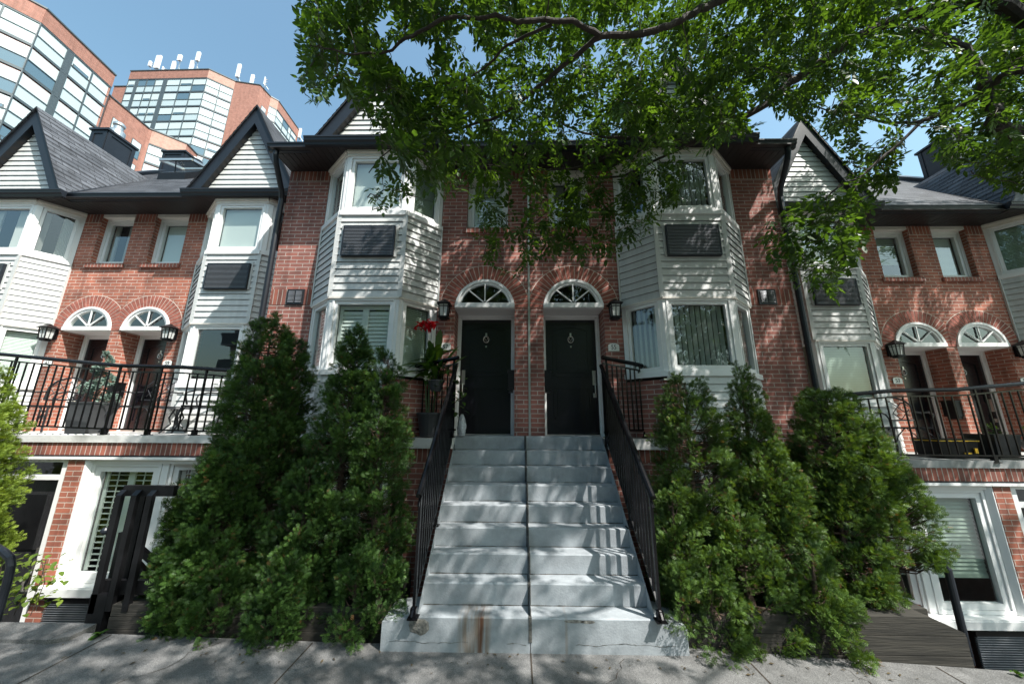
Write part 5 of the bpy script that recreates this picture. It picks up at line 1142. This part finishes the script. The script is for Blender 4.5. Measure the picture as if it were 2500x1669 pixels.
for pts, ra, rb in LB:
    # smooth and roughen the limb
    pts = np.array(pts); n = len(pts); tt = np.linspace(0, n-1, (n-1)*5+1); Q = []
    for t in tt:
        i = min(int(t), n-2); f = t-i; p0, p1, p2, p3 = pts[max(i-1, 0)], pts[i], pts[i+1], pts[min(i+2, n-1)]
        Q.append(.5*((2*p1)+(-p0+p2)*f+(2*p0-5*p1+4*p2-p3)*f*f+(-p0+3*p1-3*p2+p3)*f**3)+rj.normal(size=3)*min(.012, ra*.16))
    rad = [(ra+(rb-ra)*(i/(len(Q)-1))**.85)*rj.uniform(.93, 1.10) for i in range(len(Q))]
    lb = MB(); lb.tube([tuple(q) for q in Q], rad, 'bark', 10 if ra > .03 else 6, False); lb.build('limb', ash, True)
    nodes += Q; nr += rad
NO = np.array(nodes); NRr = list(nr)

# which directions show leaves in the photograph (outlines of the crown), used to prune the crown
MASK = [(735, -60), (725, 60), (735, 110), (722, 215), (775, 268), (820, 215), (865, 250), (905, 300), (915, 345), (905, 380), (925, 420), (900, 450), (893, 490), (915, 525), (965, 500), (1010, 490), (1060, 505), (1100, 470), (1140, 470), (1150, 560), (1165, 610), (1200, 650), (1245, 690), (1285, 665), (1330, 640), (1390, 650), (1440, 630), (1480, 640), (1530, 600), (1575, 585), (1600, 545), (1650, 490), (1690, 440), (1668, 395), (1610, 385), (1700, 375), (1800, 335), (1850, 330), (1900, 285), (1960, 295), (2000, 320), (2040, 350), (2060, 400), (2060, 450), (1990, 470), (1925, 500), (1890, 520), (1850, 545), (1840, 590), (1880, 640), (1940, 690), (1990, 730), (2040, 725), (2060, 690), (2110, 620), (2125, 560), (2150, 520), (2180, 480), (2195, 420), (2210, 360), (2260, 330), (2290, 340), (2280, 385), (2320, 410), (2370, 420), (2410, 440), (2440, 465), (2500, 460), (2620, 470), (2900, 500), (3000, -60)]
HOLES = [((1000, 130), 62, 40), ((930, 60), 25, 30), ((1110, 150), 28, 20), ((1130, 90), 30, 22), ((1160, 140), 30, 20), ((1860, 275), 40, 16), ((2130, 320), 32, 22), ((2235, 330), 40, 30), ((2030, 240), 18, 14), ((2205, 145), 16, 12), ((1700, 160), 14, 10), ((1640, 210), 14, 10), ((1050, 190), 40, 14), ((1890, 310), 40, 25)]
MK = np.array(MASK, float)
def inside(px, py):
    x, y = MK[:, 0], MK[:, 1]; x2, y2 = np.roll(x, -1), np.roll(y, -1)
    c = ((y > py) != (y2 > py)) & (px < (x2-x)*(py-y)/(y2-y+1e-9)+x); r = c.sum() % 2 == 1
    if r:
        for (hx, hy), ax, ay in HOLES:
            if ((px-hx)/ax)**2+((py-hy)/ay)**2 < 1: return False
    return r
FWn, RTn, UPn = np.array(FW), np.array(RT), np.array(UP)
def pix(p):
    z = p@FWn
    if z < .1: return None
    return 1250+CAM_F*(p@RTn)/z, 834.5-CAM_F*(p@UPn)/z
def allowed(p):
    q = pix(p)
    if q is None: return True
    x, y = q
    if y < -40 or x > 2560 or x < -60: return (x > 690 or y < -260)
    return inside(x, y)
rs = np.random.default_rng(19); tips = []
def zdepth(px, py):
    if py > 440 and px > 1800: return rs.uniform(3.6, 4.5)
    if px > 1130 and py > 380: return rs.uniform(4.1, 4.75)
    if px < 1150: return rs.uniform(2.9, 4.2)
    return rs.choice([rs.uniform(3.4, 4.6), rs.uniform(4.3, 6.6), rs.uniform(4.6, 6.4)])
for _ in range(30000):
    px, py = rs.uniform(690, 2900), rs.uniform(-220, 740)
    if len(tips) > 3000: break
    if not inside(px, max(py, -30)): continue
    if py > 330 and 1000 < px < 1750 and rs.random() < .52: continue
    if py > 430 and px > 1780 and rs.random() < .40: continue
    d = zdepth(px, py)
    if px < 1020 and rs.random() < .25: continue
    tips.append(PT(px, py, d))
nf = len(tips)
for _ in range(5000):                                       # the part of the crown above the frame
    p = np.array([rs.uniform(-1.7, 4.1), rs.uniform(-.6, 2.6), rs.uniform(3.0, 5.4)])
    if len(tips)-nf > 580: break
    q = pix(p)
    if q is not None and q[1] > -60 and -60 < q[0] < 2560: continue
    if not allowed(p): continue
    tips.append(p)
nf = len(tips)
for _ in range(4000):                                       # the side of the crown beyond the trunk
    p = np.array([rs.uniform(7.6, 10.6), rs.uniform(1.4, 4.1), rs.uniform(2.2, 4.5)])
    if len(tips)-nf > 260: break
    q = pix(p)
    if q is not None and q[0] < 2600: continue
    tips.append(p)
tips = np.array(tips)
d0 = np.array([np.min(((NO-p)**2).sum(1)) for p in tips]); order = np.argsort(d0)
tw = MB(); LP = []; LD = []; LT = []
Nn = [tuple(x) for x in NO]; NA = np.zeros((len(Nn)+len(tips)*6, 3)); NA[:len(Nn)] = NO; cnt = len(Nn)
def add_leaf(p, d, size, tone): LP.append(p); LD.append(d); LT.append((size, tone))
for oi in order:
    p = tips[oi]; j = int(np.argmin(((NA[:cnt]-p)**2).sum(1))); a = NA[j].copy(); L = np.linalg.norm(p-a)
    if L < .02: continue
    if L > 1.7: continue
    n = 5; pts = []
    mid = (a+p)/2+np.array([0, 0, .10*L])+rs.normal(size=3)*.07*L
    ok = True
    for i in range(n+1):
        f = i/n; q = (1-f)**2*a+2*f*(1-f)*mid+f*f*p+(rs.normal(size=3)*.006 if 0 < i < n else 0); pts.append(q)
    if any(not allowed(q) for q in pts[2:]): 
        if rs.random() < .7: continue
    r0 = min(.011, .004+.006*L); tw.tube([tuple(q) for q in pts], [r0*(1-.7*i/n) for i in range(n+1)], 'twig', 4, False)
    for q in pts[2:]: NA[cnt] = q; cnt += 1
    d = (pts[-1]-pts[-3]); d = d/np.linalg.norm(d)
    tone = rs.random()
    # compound leaves: at the tip and along the outer half of the twig
    for i in range(rs.integers(4, 7)):
        f = rs.uniform(.35, 1.0)**.6; k = min(int(f*n), n-1); g = f*n-k; base = pts[k]*(1-g)+pts[k+1]*g
        dd = d*.6+rs.normal(size=3)*.75+np.array([0, 0, -.35]); dd /= np.linalg.norm(dd); add_leaf(base, dd, rs.uniform(.62, 1.28), tone)
tw.build('twigs', ash)
# pinnate leaves of seven or nine leaflets
V = []; T = []; RV = MB(); kept = 0
for p, d, (sz, tone) in zip(LP, LD, LT):
    Lr = .19*sz
    if not allowed(p+d*Lr): continue
    up = np.array([0, 0, 1.]); s_ = np.cross(d, up); s_ /= (np.linalg.norm(s_)+1e-6); nrm = np.cross(s_, d); roll = rs.normal()*.35; s_, nrm = s_*math.cos(roll)+nrm*math.sin(roll), nrm*math.cos(roll)-s_*math.sin(roll)
    kept += 1; npair = 3 if rs.random() < .6 else 4
    lf = []
    for i in range(npair):
        f = .30+.62*i/npair
        for t in (-1, 1): e = d*.62+s_*t*.9+np.array([0, 0, -.22])+rs.normal(size=3)*.12; lf.append((p+d*Lr*f-up*.02*f, e/np.linalg.norm(e), .080*sz*rs.uniform(.8, 1.12)))
    e = d+rs.normal(size=3)*.15-up*.25; lf.append((p+d*Lr*.97-up*.02, e/np.linalg.norm(e), .092*sz))
    tn = min(1, max(0, tone*.55+rs.random()*.5))
    for o, e, L in lf:
        w_ = np.cross(e, nrm); w_ /= (np.linalg.norm(w_)+1e-6); w_ *= L*.205; nn = np.cross(w_, e); nn /= (np.linalg.norm(nn)+1e-6); fold = nn*L*.07*rs.uniform(-.2, 1)
        a_ = o+e*.006; b_ = o+e*L; c1, c2 = o+e*L*.38, o+e*L*.72
        V += [a_, c1+w_+fold, c2+w_*.72+fold, b_, a_, b_, c2-w_*.72+fold, c1-w_+fold]; T += [tn, min(1, tn+.06)]
V = np.array(V); F = np.arange(len(V)).reshape(-1, 4)
lv = soup('leaves', V, F, np.array(T), 'leaf', ash); lv['kind'] = 'stuff'
print('ash leaves', kept, 'faces', len(F), 'tips', len(tips))
#PART5
# ------------------------------------------------------------------ towers behind
def tower(name, label, cat, group, faces, zt, zb, loc):
    """faces: list of dicts A,B plan points (A left, B right seen from outside), kind 'glass'/'brick', par, floors, cols"""
    root = thing(name, label, cat, loc, group)
    for fc in faces:
        A, B = fc['A'], fc['B']; L = math.hypot(B[0]-A[0], B[1]-A[1]); m = fc.get('m', 'farbrick'); par = fc.get('par', 1.4)
        z1 = fc.get('zt', zt)
        if fc['k'] == 'brick':
            holes = fc.get('win', [])
            b = MB(); b.seg(A, B, 0, L, zb, z1, -.4, 0, m); b.build('wall', root)
            cp = MB(); cp.seg(A, B, -.05, L+.05, z1, z1+.12, -.45, .08, 'mullion'); cp.build('coping', root)
            for (u0, u1, za, zc) in holes:
                w_ = MB(); w_.seg(A, B, u0, u1, za, zc, -.02, .02, 'mullion'); wo = w_.build('window', root)
                g = MB(); h = (za+zc)/2; g.seg(A, B, u0+.06, u1-.06, h+.04, zc-.06, .0, .03, 'skypane'); g.seg(A, B, u0+.06, (u0+u1)/2-.03, za+.06, h-.04, .0, .03, 'towerglass'); g.seg(A, B, (u0+u1)/2+.03, u1-.06, za+.06, h-.04, .0, .03, 'towerglass'); g.build('pane', wo)
        else:
            b = MB(); b.seg(A, B, 0, L, z1-par, z1, -.4, .03, m); b.build('parapet', root)
            cp = MB(); cp.seg(A, B, -.05, L+.05, z1, z1+.13, -.45, .10, 'mullion'); cp.build('coping', root)
            cols = fc['cols']; H = fc.get('H', 2.5); z = z1-par; fr = MB(); rr = random.Random(fc.get('seed', 1)); k = 0
            fr.seg(A, B, 0, L, z-.14, z, -.3, .01, 'mullion')
            z -= .0
            while z > zb+H and k < fc.get('n', 7):
                zlo = z-H+.22
                fr.seg(A, B, 0, L, z-H, zlo, -.2, .0, 'mullion')
                for (ua, ub) in zip(cols[:-1], cols[1:]):
                    a, c = ua*L+.05, ub*L-.05
                    if c-a < .45: fr.seg(A, B, a-.05, c+.05, zlo, z-.02, -.1, -.002, 'mullion'); continue
                    wn = MB(); ms = zlo+(z-zlo)*.46
                    p = rr.random(); up = 'skypane' if p < .84 else ('towerglass' if p < .92 else 'towercurtain'); lowm = 'skypane2' if rr.random() < .84 else 'towerglass'
                    wn.seg(A, B, a, c, ms+.03, z-.14, -.16, -.05, up); wn.seg(A, B, a, c, zlo, ms-.03, -.16, -.05, lowm)
                    if rr.random() < .22: wn.seg(A, B, a+.12, c-.12, ms-.10, ms+.30, -.06, -.02, 'mullion'); wn.seg(A, B, a+.2, c-.2, ms-.03, ms+.23, -.05, -.01, 'towerglass')
                    wn.build('window', root)
                    fr.seg(A, B, a, c, ms-.03, ms+.03, -.1, .0, 'mullion')
                for u in cols: fr.seg(A, B, max(0, u*L-.05), min(L, u*L+.05), zlo, z, -.1, .015, 'mullion')
                z -= H; k += 1
            fr.build('window_frame', root)
            b = MB(); b.seg(A, B, 0, L, zb, z, -.4, 0, 'skypane2'); b.build('lower_wall', root)
    return root
def simple_glass(name, colr, rough=.05, spec=.6):
    m = mat(name, colr, rough, spec=spec); return m
M['towerglass'] = simple_glass('tower glass', (.10, .17, .22), .06, .9)
M['skypane'] = simple_glass('tower pane with blind', (.56, .64, .65), .12, .7); M['skypane2'] = simple_glass('tower pane with pale spandrel', (.47, .56, .58), .12, .7)
M['towercurtain'] = mat('tower curtain', (.62, .70, .72), .3, var=.25, vscale=4, stretch=(3, 3, .1))
TG = 'brick and glass apartment towers behind the houses'
c0, c1, c2 = (-42.9, 18.4), (-39.84, 22.0), (-40.51, 27.77)
tower('apartment_tower', 'tall brick and glass apartment block cut by the top left corner of the photo', 'apartment block', TG,
      [dict(A=(-47, 14.0), B=c0, k='glass', par=1.45, cols=[0, .33, .66, 1], seed=4), dict(A=c0, B=c1, k='glass', par=1.45, cols=[0, .30, .62, 1], seed=2), dict(A=c1, B=c2, k='glass', par=1.45, cols=[0, .355, .43, .71, 1], seed=3),
       dict(A=c2, B=(-43.5, 28.2), k='brick'), dict(A=(-43.5, 28.2), B=(-47, 14.0), k='brick')], 33.8, -3, (-42, 22, -3))
f = 1.115
m0, m1, m2, m3, m4 = (-37.26*f, 25.2*f), (-37.44*f, 29.29*f), (-37.30*f, 29.49*f), (-35.44*f, 31.34*f), (-35.72*f, 32.9*f)
tower('apartment_block', 'lower stepped brick block between the two towers', 'apartment block', TG,
      [dict(A=m0, B=m1, k='brick', zt=32.2, win=[(1.2, 2.4, 28.0, 30.4), (3.3, 4.3, 27.8, 29.8), (3.3, 4.3, 25.1, 27.1), (1.2, 2.4, 24.9, 27.1), (3.3, 4.3, 22.4, 24.4)]), dict(A=m1, B=m2, k='brick', zt=32.2), dict(A=m2, B=m3, k='glass', par=1.7, m='farbrick2', zt=32.2, cols=[0, .5, 1], seed=6), dict(A=m3, B=m4, k='brick', zt=32.2), dict(A=m4, B=(-46, 36), k='brick', zt=32.2)], 32.2, -3, (-42, 33, -3))
t0, t1, t2, t3, t4, t5, t6 = (-56.2, 40.0), (-44.55, 39.84), (-42.17, 41.69), (-38.9, 42.3), (-38.61, 44.23), (-37.9, 45.0), (-38.09, 50.6)
fcs = [dict(A=t0, B=t1, k='glass', par=1.4, cols=[0, .10, .13, .24, .35, .455, .50, .67, .83, 1], seed=9), dict(A=t1, B=t2, k='glass', par=1.4, m='farbrick2', cols=[0, .5, 1], seed=10),
       dict(A=t2, B=t3, k='brick', win=[]), dict(A=t3, B=t4, k='brick', win=[(.8, 1.6, 45.2, 46.6)]), dict(A=t4, B=t5, k='glass', par=1.6, m='farbrick2', cols=[0, 1], seed=12), dict(A=t5, B=t6, k='glass', par=1.5, cols=[0, .3, .55, .68, 1], seed=13), dict(A=t6, B=(-56, 52), k='brick'), dict(A=(-61.3, 42.3), B=(-56.2, 42.3), k='brick')]
tw2 = tower('apartment_tower', 'distant brick and glass apartment tower with white antennas on its roof', 'apartment block', TG, fcs, 49.4, -3, (-47, 44, -3))
def antenna(x, y, z0, h, hp, w_=.42):
    b = MB(); b.bar((x, y, z0), (x, y, z0+h*.9), .08, 'galv'); b.bar((x-.4, y+.3, z0), (x, y, z0+h*.35), .05, 'galv'); b.bar((x+.4, y+.3, z0), (x, y, z0+h*.35), .05, 'galv')
    for i in range(3): b.bar((x-.02, y, z0+h-hp*.9+i*hp*.35), (x+.30, y-.02, z0+h-hp*.9+i*hp*.35), .05, 'galv')
    b.hexa([(x-w_/2, y-.30), (x+w_/2, y-.30), (x+w_/2-.05, y-.05), (x-w_/2+.05, y-.05)], z0+h-hp, z0+h, 'antenna'); b.build('antenna', tw2)
for (x, y, z0, h, hp, w_) in ((-58.4, 42.6, 49.4, 2.4, 1.9, .45), (-54.0, 40.4, 49.5, 2.0, .9, .35), (-52.9, 40.4, 49.5, 3.0, 2.3, .75), (-52.1, 40.6, 49.5, 1.2, .9, .12), (-50.4, 40.4, 49.5, 1.9, 1.5, .5), (-49.8, 40.4, 49.5, 3.1, 1.0, .55), (-47.7, 40.4, 49.5, 2.0, 1.7, .5), (-47.1, 40.4, 49.5, 3.6, 1.6, .5), (-42.2, 42.0, 49.5, 3.3, 2.4, .5), (-40.4, 42.6, 49.5, 2.0, 1.6, .45), (-38.6, 42.8, 49.5, 1.8, 1.4, .10), (-37.9, 50.9, 47.6, 2.2, 1.9, .5)): antenna(x, y, z0, h, hp, w_)
# ------------------------------------------------------------------ across the street, seen only as reflections in the windows
op = thing('apartment_block', 'grey concrete apartment block with balconies across the street, seen mirrored in the windows', 'apartment block', (-12, -27, -3))
b = MB(); b.box(-34, 10, -38, -28, -3, 13, 'opp'); b.build('wall', op)
for k in range(5):
    z = 0+k*2.9
    b = MB(); b.box(-34, 10, -28, -26.5, z-.2, z, 'opp'); b.build('balcony_slab', op)
    b = MB(); b.box(-34, 10, -26.55, -26.5, z, z+1.0, 'mullion'); b.build('balcony_railing', op)
    b = MB(); b.box(-33.5, 9.5, -27.99, -27.97, z+.3, z+2.3, 'towerglass'); b.build('window', op)

# street trees on the far pavement, also only mirrored in the glass
rnd = random.Random(3)
for i, (x, y, h) in enumerate(((-9.5, -13.5, 9.5), (-1.5, -14.5, 10.5), (6.0, -13.0, 9.0), (13.0, -14.0, 10.0))):
    t = thing('street_tree', ('leafy street tree opposite the leftmost houses', 'tallest leafy street tree, opposite the stairs', 'shortest leafy street tree, opposite the right cedars', 'leafy street tree opposite the rightmost houses')[i], 'tree', (x, y, -2.1), 'street trees across the road, seen mirrored in the windows')
    b = MB(); b.tube([(x, y, -2.2), (x+.1, y, 1.5), (x, y+.1, h*.6)], [.22, .16, .06], 'bark', 8)
    for k in range(7): a = k*.9; b.tube([(x+.05, y, 1.2+k*.5), (x+1.3*math.cos(a), y+1.3*math.sin(a), 2.8+k*.6)], [.08, .02], 'bark', 5)
    b.build('trunk', t, True)
    n = 5200; c = RNG.normal(size=(60, 3))*np.array([1.5, 1.3, 1.7])+np.array([x, y, h*.52]); P = c[RNG.integers(0, 60, n)]+RNG.normal(size=(n, 3))*.42; d = rdirs(n)
    V, F, T = fan_soup(P, d, .24, .045, 3, .8); soup('crown', V, F, T, 'leaf', t)
